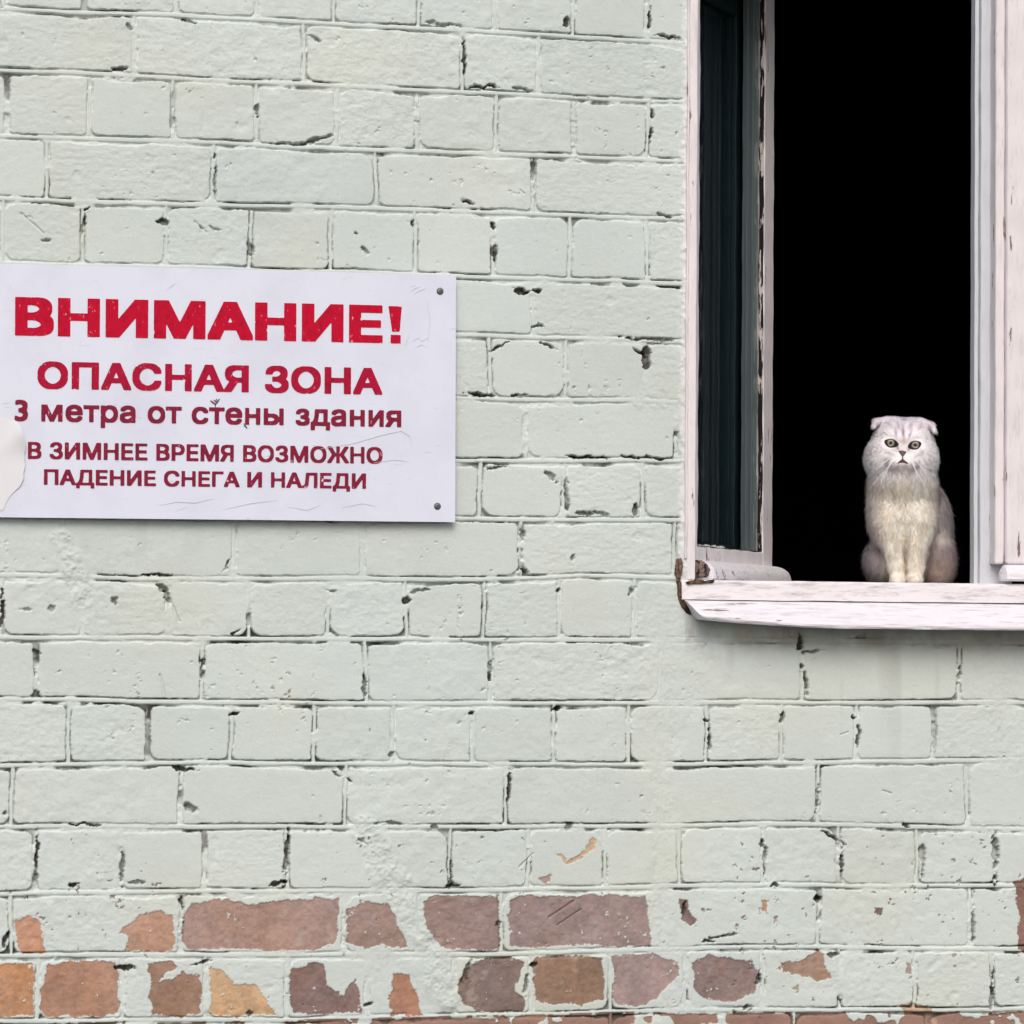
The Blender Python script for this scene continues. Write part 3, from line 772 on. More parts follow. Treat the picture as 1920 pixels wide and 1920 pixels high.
# open sash, swung into the room on its left hinges
HX, HY = JX1 + .004, .035
TH = math.radians(55)
SW = .418
def FO(u, y, z):
    return (HX + u * math.cos(TH) - y * math.sin(TH), HY + u * math.sin(TH) + y * math.cos(TH), z)
OPN = empty('window_sash', (HX, HY, SILLZ)); adopt(OPN, bld); bpy.context.view_layer.update()
OPN['label'] = 'window sash swung open into the dark room, paint peeling from its edge'
sz0 = WZ(1310, 1062, HY); sz1 = OZ1 - .05
sash(FO, SW, sz0, sz1, m_pink, m_dark, m_green, OPN)
drip('drip_moulding', FO, -.004, SW + .012, SILLZ + .001, sz0 + .011, .040, m_pale, OPN)
# crumbs of old putty on the lower rebate
m_putty = painted_wood('old_putty', s2l(185, 190, 188), s2l(70, 80, 82), .55, 'X', 3, .9)
rs = random.Random(4)
for i in range(9):
    bm = bmesh.new()
    u = .036 + i * .017 + rs.random() * .012; r = .0022 + rs.random() * .0028
    g_ = bmesh.ops.create_icosphere(bm, subdivisions=2, radius=r)
    for v_ in g_['verts']:
        k = 1 + rs.uniform(-.25, .25)
        v_.co = Vector(FO(u + v_.co.x * k * 1.8, .006 + v_.co.y * k, sz0 + .0350 + v_.co.z * k))
    part('putty_crumb', bm, m_putty, OPN)
# inner leaf of the coupled sash
def FI(u, y, z): return FO(u, y + .052, z)
INN = empty('inner_sash', (HX, HY, SILLZ)); adopt(INN, bld); bpy.context.view_layer.update()
INN['label'] = 'inner leaf of the open window sash, dull green grey paint behind the glass'
_fe = FI(SW - .06, 0, 0)
sash(FI, SW - .004, sz0 - .004, WZ(1390, 30, _fe[1]) + .06, m_dgreen, None, None, INN, st=.05, th=.040, hinge_st=.03, rail=.05, rtop=.06)

# closed sash right of the central post
CX0 = WX(1869, 500, .006)
def FC(u, y, z): return (OX1 - .034 - u, .006 + y, z)
CLW = OX1 - .034 - CX0
CLS = empty('window_sash', (CX0, 0, SILLZ)); adopt(CLS, bld); bpy.context.view_layer.update()
CLS['label'] = 'closed pink white window sash with a white moulding along its foot'
cz0 = WZ(1895, 1058, .0)
bm = bmesh.new()
st = .062
bm_box(bm, CX0, CX0 + .017, .012, .052, cz0, OZ1 - .047, .004, 60, .0004)
part('edge_moulding', bm, m_pink, CLS)
bm = bmesh.new(); bm_box(bm, CX0 + .0172, CX0 + st, .004, .052, cz0, OZ1 - .047, .005, 60, .0004)
part('stile', bm, m_pink, CLS)
bm = bmesh.new(); bm_box(bm, OX1 - .07, OX1 - .034, .004, .052, cz0, OZ1 - .047, .003, 20, .0004); part('stile', bm, m_pink, CLS)
bm = bmesh.new()
bm_box(bm, CX0 + st + .0004, OX1 - .0704, .0045, .0515, cz0, cz0 + .06, .003, 20, .0004)
part('rail', bm, m_pink, CLS)
bm = bmesh.new()
bm_box(bm, CX0 + st + .0004, OX1 - .0704, .0045, .0515, OZ1 - .107, OZ1 - .047, .003, 20, .0004)
part('rail', bm, m_pink, CLS)
bm = bmesh.new(); bm_box(bm, CX0 + st + .0006, OX1 - .0706, .018, .021, cz0 + .0604, OZ1 - .1074); part('glass_pane', bm, mglass, CLS)
def FD(u, y, z): return (u, .006 + y, z)
drip('drip_moulding', FD, WX(1878, 1080, -.01), OX1 - .036, SILLZ + .0015 + .003, cz0 - .0006, .026, m_white, CLS, True, False)

# inner window board the cat sits on
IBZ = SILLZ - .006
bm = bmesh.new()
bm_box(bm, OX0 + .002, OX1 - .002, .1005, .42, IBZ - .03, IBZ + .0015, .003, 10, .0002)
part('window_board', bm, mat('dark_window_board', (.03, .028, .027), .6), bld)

# ------------------------------------------------------------------ cat
CY = .095
S_ = (CD + CY) / CD / 1152 * 1.0 / math.cos(YAW) ** 0
cx0, cz_0 = W(1695, 1085, CY)
cx0, cz_0 = float(cx0), float(cz_0)
# px scale at the cat's depth
sx_ = (WX(1795, 1000, CY) - WX(1595, 1000, CY)) / 200 * math.cos(YAW + .1)
CA = -(YAW + .06)                       # the cat faces the camera
def cat2w(P):
    P = np.asarray(P, float) * sx_
    c, s = math.cos(CA), math.sin(CA)
    return np.stack([cx0 + P[:, 0] * c - P[:, 1] * s, CY + P[:, 0] * s + P[:, 1] * c, cz_0 + P[:, 2]], 1)
def cpx(px, py): return px - 1695.0, 1085.0 - py

def ell(P, c, r, rot=0.0, rotx=0.0):
    q = P - np.array(c, float)
    if rot:
        a = math.radians(rot); cc, ss = math.cos(a), math.sin(a)
        q = np.stack([q[..., 0] * cc + q[..., 2] * ss, q[..., 1], -q[..., 0] * ss + q[..., 2] * cc], -1)
    if rotx:
        a = math.radians(rotx); cc, ss = math.cos(a), math.sin(a)
        q = np.stack([q[..., 0], q[..., 1] * cc + q[..., 2] * ss, -q[..., 1] * ss + q[..., 2] * cc], -1)
    r = np.array(r, float)
    k0 = np.sqrt(((q / r) ** 2).sum(-1)); k1 = np.sqrt(((q / r ** 2) ** 2).sum(-1))
    return k0 * (k0 - 1) / np.maximum(k1, 1e-6)
def caps(P, a, b, ra, rb):
    a = np.array(a, float); b = np.array(b, float)
    t = np.clip(((P - a) @ (b - a)) / ((b - a) @ (b - a)), 0, 1)
    return np.sqrt(((P - a - t[..., None] * (b - a)) ** 2).sum(-1)) - (ra + (rb - ra) * t)
def smin(a, b, k):
    hh = np.clip(.5 + .5 * (b - a) / k, 0, 1)
    return b * (1 - hh) + a * hh - k * hh * (1 - hh)

def head_sdf(P):
    P0 = P
    hc = np.array([-5, 0, 238.0])
    P = (P - hc) / 1.055 + hc + np.array([0, 0, -2.0])
    d = ell(P, (-4, 0, 238), (58, 54, 50))
    d = smin(d, ell(P, (-38, -6, 221), (34, 40, 35)), 16)
    d = smin(d, ell(P, (24, -6, 218), (35, 40, 36)), 16)
    d = smin(d, ell(P, (-20, 2, 269), (32, 40, 31), 6), 12)
    d = smin(d, ell(P, (15, 2, 267), (32, 40, 31), -8), 12)
    # brow, bridge of the nose, muzzle pads, chin
    d = smin(d, ell(P, (-5, -44, 244), (15, 13, 20)), 10)
    d = smin(d, ell(P, (-18, -51, 217), (18, 13, 13), 14), 7)
    d = smin(d, ell(P, (6, -51, 216), (18, 13, 13), -14), 7)
    d = smin(d, ell(P, (-6, -37, 204), (18, 14, 11)), 12)
    # folded ears: small flaps hanging outwards from the corners of the crown
    Q = P * np.array([1, .75, 1])
    e1 = smin(caps(Q, (-32, -8, 291), (-52, -13, 288), 8, 6), caps(Q, (-52, -13, 288), (-56, -17, 279), 6, 4), 3)
    e2 = smin(caps(Q, (28, -8, 289), (47, -13, 282), 8, 6), caps(Q, (47, -13, 282), (52, -17, 271), 6, 4), 3)
    d = smin(d, smin(e1, e2, 1), 2.5)
    # eye hollows
    for (u, wq) in ((-28.2, 253), (18, 249.5)):
        d = -smin(-d, ell(P0, (u, -64, wq), (13, 16, 10)), 4)
    return d
def body_sdf(P):
    d = ell(P, (-3, 16, 150), (67, 54, 84))                      # chest and neck ruff
    d = smin(d, ell(P, (-3, -4, 186), (59, 46, 40)), 24)
    d = smin(d, ell(P, (-4, 14, 100), (60, 50, 66)), 22)
    d = smin(d, ell(P, (34, 82, 84), (64, 72, 108), -4), 20)     # back
    d = smin(d, ell(P, (65, 52, 34), (38, 58, 54)), 14)          # haunches
    d = smin(d, ell(P, (-43, 50, 32), (32, 52, 46)), 16)
    l = caps(P, (-30, -18, 100), (-16, -38, 20), 30, 15.5)
    l = smin(l, caps(P, (-16, -38, 20), (-14, -44, 0), 15.5, 14), 6)
    l = smin(l, ell(P, (-14, -50, -5), (15, 20, 11)), 6)
    r = caps(P, (26, -18, 100), (19, -38, 20), 32, 16.5)
    r = smin(r, caps(P, (19, -38, 20), (17, -44, 0), 16.5, 15), 6)
    r = smin(r, ell(P, (18, -50, -5), (15, 20, 11)), 6)
    d = smin(d, smin(l, r, 3), 24)
    t = caps(P, (30, 150, 6), (76, 100, 0), 16, 14)               # tail curled round the haunch
    return smin(d, t, 6)
def cat_sdf(P):
    return smin(head_sdf(P), body_sdf(P), 9)

def surface_nets(f, lo, hi, hs):
    ax = [np.arange(lo[i], hi[i] + hs, hs) for i in range(3)]
    G = np.stack(np.meshgrid(*ax, indexing='ij'), -1)
    Fv = f(G)
    n = Fv.shape
    ins = Fv < 0
    c = [ins[i:n[0] - 1 + i, j:n[1] - 1 + j, k:n[2] - 1 + k] for i in (0, 1) for j in (0, 1) for k in (0, 1)]
    s = sum(x.astype(np.int8) for x in c)
    act = (s > 0) & (s < 8)
    vid = -np.ones(act.shape, np.int64); I = np.argwhere(act); vid[act] = np.arange(len(I))
    acc = np.zeros((len(I), 3)); cnt = np.zeros(len(I))
    cor = [(i, j, k) for i in (0, 1) for j in (0, 1) for k in (0, 1)]
    for a in cor:
        for b in cor:
            if sum(abs(a[q] - b[q]) for q in range(3)) == 1 and a < b:
                fa = Fv[tuple((I + a).T)]; fb = Fv[tuple((I + b).T)]
                m_ = (fa < 0) != (fb < 0)
                t_ = np.where(m_, fa / np.where(m_, fa - fb, 1), 0)
                p = np.array(a) + t_[:, None] * (np.array(b) - np.array(a))
                acc[m_] += p[m_]; cnt[m_] += 1
    V = (I + acc / cnt[:, None]) * hs + np.array(lo)
    out = []
    for axn in range(3):
        b, c_ = (axn + 1) % 3, (axn + 2) % 3
        sl = [slice(None)] * 3; sl2 = list(sl); sl[axn] = slice(0, n[axn] - 1); sl2[axn] = slice(1, n[axn])
        ch = ins[tuple(sl)] != ins[tuple(sl2)]
        E = np.argwhere(ch)
        E = E[(E[:, b] > 0) & (E[:, c_] > 0) & (E[:, b] < n[b] - 1) & (E[:, c_] < n[c_] - 1)]
        low = ins[tuple(E.T)]
        def cell(db, dc):
            q = E.copy(); q[:, b] += db; q[:, c_] += dc
            return vid[tuple(q.T)]
        q = np.stack([cell(-1, -1), cell(0, -1), cell(0, 0), cell(-1, 0)], 1)
        q[~low] = q[~low][:, ::-1]
        out.append(q)
    return V, np.concatenate(out)

def grad(f, P, e=.6):
    g = np.stack([f(P + np.eye(3)[i] * e) - f(P - np.eye(3)[i] * e) for i in range(3)], 1)
    return g / np.maximum(np.linalg.norm(g, axis=1, keepdims=True), 1e-9)

def gs(P, u, wq, ru, rw, rot=0):
    a = math.radians(rot)
    x = P[:, 0] - u; z = P[:, 2] - wq
    x, z = x * math.cos(a) + z * math.sin(a), -x * math.sin(a) + z * math.cos(a)
    return np.exp(-(x / ru) ** 2 - (z / rw) ** 2)
def cat_color(P):
    """coat: silver-grey crown and back, white face, cream bib and forelegs"""
    n = len(P)
    def mixc(C, col, m_): return C * (1 - m_[:, None]) + m_[:, None] * np.array(s2l(*col))
    C = np.tile(np.array(s2l(214, 208, 212)), (n, 1))
    front = 1 - sm(-25, 30, P[:, 1])
    cream = sm(205, 165, P[:, 2])
    C = mixc(C, (219, 209, 196), cream * .9)
    C = mixc(C, (206, 192, 172), gs(P, -5, 165, 26, 20) * .3 * front)
    C = mixc(C, (206, 180, 140), gs(P, -1, 85, 12, 26) * .45)
    C = mixc(C, (230, 218, 200), gs(P, 0, 60, 46, 80) * front * .8)
    # grey flank and back, with the right side's shade painted in
    fl_ = sm(8, 48, P[:, 1]) * sm(215, 180, P[:, 2])
    C = mixc(C, (128, 116, 122), fl_ * .95)
    C = mixc(C, (120, 108, 112), fl_ * sm(30, 70, P[:, 0]) * .6)
    C = mixc(C, (196, 172, 140), gs(P, 66, 22, 26, 18) * fl_ * .6)
    C = mixc(C, (178, 172, 174), sm(40, 62, P[:, 0]) * sm(200, 150, P[:, 2]) * .5)
    C = mixc(C, (172, 166, 172), sm(-36, -60, P[:, 0]) * sm(205, 180, P[:, 2]) * .45)
    C = mixc(C, (150, 141, 144), sm(-34, -46, P[:, 0]) * sm(78, 55, P[:, 2]) * .85)
    C = mixc(C, (132, 118, 120), sm(36, 48, P[:, 0]) * sm(80, 58, P[:, 2]) * .85)
    C = mixc(C, (190, 166, 138), gs(P, 62, 16, 26, 16) * .5)
    C = mixc(C, (120, 100, 84), gs(P, 1, 30, 3.5, 40) * front * .5)  # shade painted into the gap between the forelegs
    # crown
    hd = sm(188, 205, P[:, 2])
    C = mixc(C, (176, 168, 180), sm(266, 292, P[:, 2]) * hd * .65)
    C = mixc(C, (226, 221, 226), (gs(P, -46, 228, 18, 22) + gs(P, 42, 226, 18, 22)).clip(0, 1) * .6)
    f2 = sm(5, -20, P[:, 1]) * hd
    for (u, wq, ru, rw, rt_, k) in [(-4.5, 272, 2.6, 16, 2, .8), (-18, 272, 2.3, 10, 4, .6), (8, 268, 2.3, 11, -22, .6), (-13, 285, 3, 8, 20, .5), (-2, 298, 4, 5, 0, .55), (10, 285, 3, 8, -20, .45), (-30, 288, 3, 8, 40, .35), (28, 283, 3, 8, -40, .35),
                                (-30, 233, 10, 2.6, -25, .4), (22, 229, 10, 2.6, 28, .4), (-28, 222, 10, 2.0, -20, .3), (30, 235, 3, 8, 20, .3)]:
        C = mixc(C, (104, 94, 102), gs(P, u, wq, ru * 1.15, rw, rt_) * min(1, k * 1.15) * f2)
    C = mixc(C, (150, 134, 122), gs(P, -5, 255, 10, 6) * .75 * f2)
    C = mixc(C, (96, 84, 88), (gs(P, -16, 245, 2.6, 7, 28) + gs(P, 6, 242, 2.6, 7, -28)).clip(0, 1) * .7 * f2)
    C = mixc(C, (168, 158, 166), (gs(P, -26, 266, 13, 3.2, -16) + gs(P, 16, 262, 13, 3.2, 16)).clip(0, 1) * .55 * f2)
    C = mixc(C, (192, 180, 176), (gs(P, -58, 243, 9, 10) + gs(P, 45, 226, 9, 14)).clip(0, 1) * .5 * f2)
    C = mixc(C, (232, 222, 226), (gs(P, -20, 222, 9, 8) + gs(P, 8, 221, 9, 8)).clip(0, 1) * .7 * f2)
    C = mixc(C, (205, 183, 178), gs(P, -6, 200, 18, 7) * .5 * f2)
    # leg and flank bars, faint
    wv = fbm(P[:, 0], P[:, 2], .03, 501, 3) * 9
    bars = sm(.1, .9, np.sin(P[:, 2] * .34 + wv)) * sm(-.2, .4, fbm(P[:, 0], P[:, 2], .05, 511, 2))
    C = mixc(C, (150, 138, 138), bars * .30 * sm(130, 90, P[:, 2]))
    C = C * (1 + fbm(P[:, 0] * .6 + P[:, 1] * .5, P[:, 2], .10, 521, 4, .6) * (.14 + .14 * sm(190, 150, P[:, 2])))[:, None]
    return np.clip(C * (1.17 + .14 * sm(188, 206, P[:, 2]))[:, None], 0, .92)

mcat = mat('cat_coat', (.6, .55, .52), .95, .1)
ca = nd(mcat, 'ShaderNodeVertexColor', layer_name='Col')
lk(mcat, ca.outputs['Color'], mcat.node_tree.nodes['Principled BSDF'].inputs['Base Color'])
mcat.node_tree.nodes['Principled BSDF'].inputs['Sheen Weight'].default_value = .25
mfur = bpy.data.materials.new('cat_fur')
mfur.use_nodes = True
mfur.node_tree.nodes.clear()
_o = nd(mfur, 'ShaderNodeOutputMaterial'); _mx = nd(mfur, 'ShaderNodeMixShader'); _df = nd(mfur, 'ShaderNodeBsdfDiffuse'); _tl = nd(mfur, 'ShaderNodeBsdfTranslucent'); _vc = nd(mfur, 'ShaderNodeVertexColor', layer_name='Col')
_mx.inputs[0].default_value = .06
for _b in (_df, _tl): lk(mfur, _vc.outputs['Color'], _b.inputs['Color'])
lk(mfur, _df.outputs[0], _mx.inputs[1]); lk(mfur, _tl.outputs[0], _mx.inputs[2]); lk(mfur, _mx.outputs[0], _o.inputs[0])
CV, CF = surface_nets(cat_sdf, (-110, -90, -18), (135, 175, 318), 2.6)
CATO = empty('cat', (cx0, CY, IBZ)); bpy.context.view_layer.update()
tag(CATO, 'fold-eared pale silver and cream cat sitting on the window sill', 'cat')
bw3 = cat2w(CV)
zmin = bw3[:, 2].min()
cbody = np_mesh('body', bw3, CF, mcat)
vcol(cbody, cat_color(CV)); adopt(cbody, CATO)

def depth_at(u, wq):
    """front surface of the cat's head at (u, w)"""
    u = np.atleast_1d(np.asarray(u, float)); wq = np.atleast_1d(np.asarray(wq, float))
    v = np.full(u.shape, -88.0)
    for _ in range(60):
        v = v + np.clip(cat_sdf(np.stack([u, v, wq], -1)), -2, 6) * .7
    return v

EYES = ((-28.2, 253.2, -1, -7), (18.0, 249.6, 1, 6))
# fur: short tapering hairs
rg = np.random.default_rng(3)
tri = np.concatenate([CF[:, [0, 1, 2]], CF[:, [0, 2, 3]]])
ar = np.linalg.norm(np.cross(CV[tri[:, 1]] - CV[tri[:, 0]], CV[tri[:, 2]] - CV[tri[:, 0]]), axis=1)
cen = CV[tri].mean(1)
wgt = ar * np.where(cen[:, 1] < 60, 1.0, .25) * np.where(cen[:, 2] > 185, 1.7, 1.0)
NF = 72000
pick = rg.choice(len(tri), NF, p=wgt / wgt.sum())
b1, b2 = rg.random(NF), rg.random(NF)
fl_ = b1 + b2 > 1; b1[fl_], b2[fl_] = 1 - b1[fl_], 1 - b2[fl_]
RP = CV[tri[pick, 0]] * (1 - b1 - b2)[:, None] + CV[tri[pick, 1]] * b1[:, None] + CV[tri[pick, 2]] * b2[:, None]
NR = grad(cat_sdf, RP)
ok = np.ones(NF, bool)
for (u, wq, s, ro) in EYES:
    ok &= ~((((RP[:, 0] - u) / 16.5) ** 2 + ((RP[:, 2] - wq) / 13) ** 2 < 1) & (RP[:, 1] < -15))
ok &= ~((np.abs(RP[:, 0] + 6.3) < 7.5) & (np.abs(RP[:, 2] - 234.5) < 6) & (RP[:, 1] < -40))
ok &= ~((np.abs(RP[:, 0] + 6.3) < 12) & (np.abs(RP[:, 2] - 218) < 5.5) & (RP[:, 1] < -48))
RP, NR = RP[ok], NR[ok]; NF = len(RP)
head = sm(190, 208, RP[:, 2])
down = np.tile(np.array([0, 0, -1.0]), (NF, 1))
out_ = RP - np.array([-6, -60, 228.0]); out_ /= np.linalg.norm(out_, axis=1, keepdims=True)
comb = down * (1 - head)[:, None] + out_ * head[:, None] * 1.0
cl = [fbm(RP[:, 0] + RP[:, 1] * .8, RP[:, 2], .09, 531 + 7 * q, 3, .6) for q in range(2)]
comb += np.stack([cl[0] * 1.1, cl[0] * 0, cl[1] * .5], 1)
comb += rg.normal(0, .34, (NF, 3))
comb -= (comb * NR).sum(1, keepdims=True) * NR
comb /= np.maximum(np.linalg.norm(comb, axis=1, keepdims=True), 1e-6)
face_d = np.hypot(RP[:, 0] + 6, RP[:, 2] - 238)
Ln = np.where(head > .5, 4.0 + 7.0 * sm(28, 66, face_d), 15.0) * rg.uniform(.6, 1.35, NF)
Ln = np.where(RP[:, 2] > 272, Ln * .6, Ln)
Ln = np.where((RP[:, 2] < 25) & (RP[:, 1] < 0), Ln * .55, Ln)
lift = np.where(rg.random(NF) < .12, rg.uniform(.35, .6, NF), rg.uniform(.04, .18, NF))[:, None]
mid = RP + (NR * lift * 1.2 + comb * .75) / 1.35 * (Ln * .5)[:, None]
tip = mid + (NR * lift * .5 + comb) / 1.1 * (Ln * .5)[:, None]
side = np.cross(comb, NR) + rg.normal(0, .3, (NF, 3))
side /= np.linalg.norm(side, axis=1, keepdims=True)
wd = .36
FV = np.stack([RP - side * wd - NR * .25, RP + side * wd - NR * .25, mid + side * wd * .8, mid - side * wd * .8, tip], 1).reshape(-1, 3)
k5 = np.arange(NF)[:, None] * 5
FT = np.concatenate([k5 + np.array([[0, 1, 2]]), k5 + np.array([[0, 2, 3]]), k5 + np.array([[3, 2, 4]])])
gnm = np.cross(FV[FT[:, 1]] - FV[FT[:, 0]], FV[FT[:, 2]] - FV[FT[:, 0]])
flip = (gnm * np.tile(NR, (3, 1))).sum(1) < 0            # hairs face outwards
FT[flip] = FT[flip][:, ::-1]
fur = np_mesh('fur', cat2w(FV), FT, mfur)
cc = cat_color(RP) * (rg.uniform(.92, 1.38, NF) * (1 + cl[1] * .16))[:, None]
vcol(fur, np.clip(np.repeat(cc, 5, 0), 0, .9))
nw_ = np.repeat(NR + comb * .25 + rg.normal(0, .28, (NF, 3)), 5, 0); nw_ /= np.linalg.norm(nw_, axis=1, keepdims=True)
c, s = math.cos(CA), math.sin(CA)
nw_ = np.stack([nw_[:, 0] * c - nw_[:, 1] * s, nw_[:, 0] * s + nw_[:, 1] * c, nw_[:, 2]], 1)
fur.data.normals_split_custom_set_from_vertices(nw_.tolist())
adopt(fur, CATO)

# eyes: pupil, iris and dark lid rim on one domed almond each
m_rim = mat('dark_eyelid', s2l(38, 30, 30), .45, .4)
m_iris = mat('pale_olive_iris', s2l(136, 128, 108), .35, .4)
m_ring = mat('iris_edge', s2l(84, 76, 62), .12, .5)
m_pup = mat('pupil', (.006, .006, .006), .08, .6)
for (u, wq, s, ro) in EYES:
    N = 40
    rad_ = [0, 1.6, 3.1, 4.8, 6.3, 7.3, 1.0, 1.14]
    ring_m = [3, 3, 1, 1, 2, 0, 0]
    verts, faces, mi = [], [], []
    vc = float(depth_at(u, wq)[0])
    for ri, r in enumerate(rad_):
        for k in range(N):
            a = 2 * math.pi * k / N
            co, si = math.cos(a), math.sin(a)
            if ri >= 6:
                inner = co * s < 0
                bx = (12.6 if inner else 10.4) * r; bz = (6.7 if si > 0 else 8.5) * r * (1 - .22 * abs(co) ** 3)
                x, z = bx * co, bz * si
                # inner corner dips, outer corner lifts
                z += s * co * abs(co) * (4.2 if inner else 2.2)
            else:
                x, z = r * co, min(r * si, 5.7) - .2
            if r: pass
            aa = math.radians(ro * .0)
            d2 = (x * x / 150 + z * z / 90)
            uu, ww = u + x - s * .4, wq + z
            verts.append((uu, d2, ww, ri))
    va = np.array(verts)
    dd = depth_at(va[:, 0], va[:, 2])
    vv = np.where(va[:, 3] >= 7, dd - .2, np.minimum(vc - 4.4 + 3.2 * np.minimum(va[:, 1], 1.3), dd - 1.3))
    verts = np.stack([va[:, 0], vv, va[:, 2]], 1)
    for ri in range(len(rad_) - 1):
        for k in range(N):
            a, b = ri * N + k, ri * N + (k + 1) % N
            faces.append((a, b, b + N, a + N)); mi.append(ring_m[ri])
    bm = bmesh.new()
    wv = cat2w(verts)
    vs = [bm.verts.new(v_) for v_ in wv]
    for f_, m_ in zip(faces, mi):
        if f_[0] < N:      # centre fan
            if f_[0] == 0: ce = vs[0]
        try:
            fc = bm.faces.new([vs[i] for i in f_]); fc.material_index = m_; fc.smooth = True
        except ValueError: pass
    bmesh.ops.remove_doubles(bm, verts=bm.verts[:], dist=1e-7)
    bmesh.ops.dissolve_degenerate(bm, edges=bm.edges[:], dist=1e-8)
    o = from_bm('eye', bm, [m_rim, m_iris, m_ring, m_pup]); adopt(o, CATO)

def patch(name, outline, m, lift, parent, puff=1.2):
    """soft little pad lying on the cat's face, outline in photo px"""
    P = []
    for i, p in enumerate(outline):
        q = outline[(i + 1) % len(outline)]
        for t_ in (0, .33, .66): P.append((p[0] + (q[0] - p[0]) * t_, p[1] + (q[1] - p[1]) * t_))
    P = [cpx(*p) for p in P]
    cu, cw = sum(p[0] for p in P) / len(P), sum(p[1] for p in P) / len(P)
    n = len(P); vv, ff = [], []
    for sc_, l_ in ((1.08, 1.5), (1, -lift), (.7, -lift - puff * .8), (.3, -lift - puff)):
        us = np.array([cu + (p[0] - cu) * sc_ for p in P]); ws = np.array([cw + (p[1] - cw) * sc_ for p in P])
        d_ = depth_at(us, ws)
        vv += [(a, b + l_, c_) for a, b, c_ in zip(us, d_, ws)]
    vv.append((cu, float(depth_at(cu, cw)[0]) - lift - puff, cw))
    for r in range(3):
        for i in range(n): ff.append((r * n + i, r * n + (i + 1) % n, (r + 1) * n + (i + 1) % n, (r + 1) * n + i))
    for i in range(n): ff.append((3 * n + i, 3 * n + (i + 1) % n, 4 * n))
    bm = bmesh.new(); vs = [bm.verts.new(v_) for v_ in cat2w(vv)]
    for f_ in ff: bm.faces.new([vs[i] for i in f_])
    o = from_bm(name, bm, m, None, True); adopt(o, parent); return o
m_nose = mat('nose_leather', s2l(88, 66, 68), .5, .4)
patch('nose', [(1681, 848), (1688, 847), (1696, 849), (1694, 853.5), (1690, 858), (1687.5, 858), (1684, 853)], m_nose, .8, CATO, 1.8)
m_mouth = mat('mouth_skin', s2l(84, 56, 58), .6, .3)
def tube(name, paths, r, m, parent, onface=True, lift=.6, taper=True):
    bm = bmesh.new()
    for pts in paths:
        P = np.array(pts, float)
        N = len(P)
        rings = []
        for i in range(N):
            tdir = P[min(i + 1, N - 1)] - P[max(i - 1, 0)]; tdir /= np.linalg.norm(tdir)
            a = np.cross(tdir, [0, 1, 0.01]); a /= np.linalg.norm(a); b = np.cross(tdir, a)
            rr_ = r * (1 - .85 * i / (N - 1)) if taper else r * (.35 + .65 * math.sin(math.pi * (i + .5) / N))
            ring = P[i] + np.array([a * math.cos(q) + b * math.sin(q) for q in np.linspace(0, 2 * math.pi, 6)[:-1]]) * rr_
            rings.append([bm.verts.new(v_) for v_ in cat2w(ring)])
        for A, B in zip(rings, rings[1:]):
            for q in range(5): bm.faces.new((A[q], A[(q + 1) % 5], B[(q + 1) % 5], B[q]))
        bm.faces.new(rings[0][::-1]); bm.faces.new(rings[-1])
    o = from_bm(name, bm, m, None, True); adopt(o, parent); return o
def face_path(pts, n=8, lift=.3):
    out = []
    for (p, q) in zip(pts, pts[1:]):
        for i in range(n):
            t_ = i / n; u, wq = cpx(p[0] + (q[0] - p[0]) * t_, p[1] + (q[1] - p[1]) * t_)
            out.append((u, wq))
    out.append(cpx(*pts[-1]))
    a = np.array(out); d_ = depth_at(a[:, 0], a[:, 1]) - lift
    return [(p[0], float(q), p[1]) for p, q in zip(out, d_)]
patch('mouth', [(1688.6, 862), (1691, 864.5), (1695, 868), (1700, 871.5), (1696, 872), (1690, 870), (1684, 870.5), (1677, 872.5), (1681, 869), (1686, 864.5)], m_mouth, .3, CATO, .4)
tube('philtrum', [face_path([(1688.7, 857), (1688.6, 864)], 6, .2)], 1.3, m_mouth, CATO, taper=False)
wh = []
for sgn, (bx, by) in ((-1, (1676, 860)), (1, (1702, 861))):
    for j in range(6):
        u, wq = cpx(bx + sgn * (j % 3) * 3, by + (j // 3) * 4)
        v0 = float(depth_at(u, wq)[0])
        ln = 46 + 9 * ((j * 5) % 4); an = math.radians(18 + 9 * j + (14 if sgn > 0 else 0))
        wh.append([(u + sgn * ln * t_ * math.cos(an), v0 - 4 * t_ * (1 - .3 * t_), wq - ln * t_ * math.sin(an) - 7 * t_ * t_) for t_ in np.linspace(0, 1, 9)])
tube('whiskers', wh, .72, mat('white_whisker', (.85, .84, .82), .4, .4), CATO)

# ------------------------------------------------------------------ sign
SY = -.0150                                    # front face of the plate
msign = mat('scuffed_white_plastic', s2l(226, 226, 240), .38, .4)
bs = msign.node_tree.nodes['Principled BSDF']
tcs = nd(msign, 'ShaderNodeTexCoord')
def scuff(scale, lo, hi, det=5, rot=0.3):
    mp_ = nd(msign, 'ShaderNodeMapping'); mp_.inputs['Scale'].default_value = scale; mp_.inputs['Rotation'].default_value = (0, rot, 0)
    lk(msign, tcs.outputs['Object'], mp_.inputs['Vector'])
    n_ = nd(msign, 'ShaderNodeTexNoise'); n_.inputs['Scale'].default_value = 1; n_.inputs['Detail'].default_value = det; n_.inputs['Roughness'].default_value = .65
    lk(msign, mp_.outputs[0], n_.inputs['Vector'])
    r_ = nd(msign, 'ShaderNodeValToRGB'); r_.color_ramp.elements[0].position = lo; r_.color_ramp.elements[1].position = hi
    lk(msign, n_.outputs['Fac'], r_.inputs['Fac'])
    return r_.outputs['Color']
a1 = scuff((30, 30, 170), .66, .72, 5, .35); a2 = scuff((9, 9, 9), .45, .75, 6, 0); a3 = scuff((220, 30, 40), .70, .76, 4, -.5)
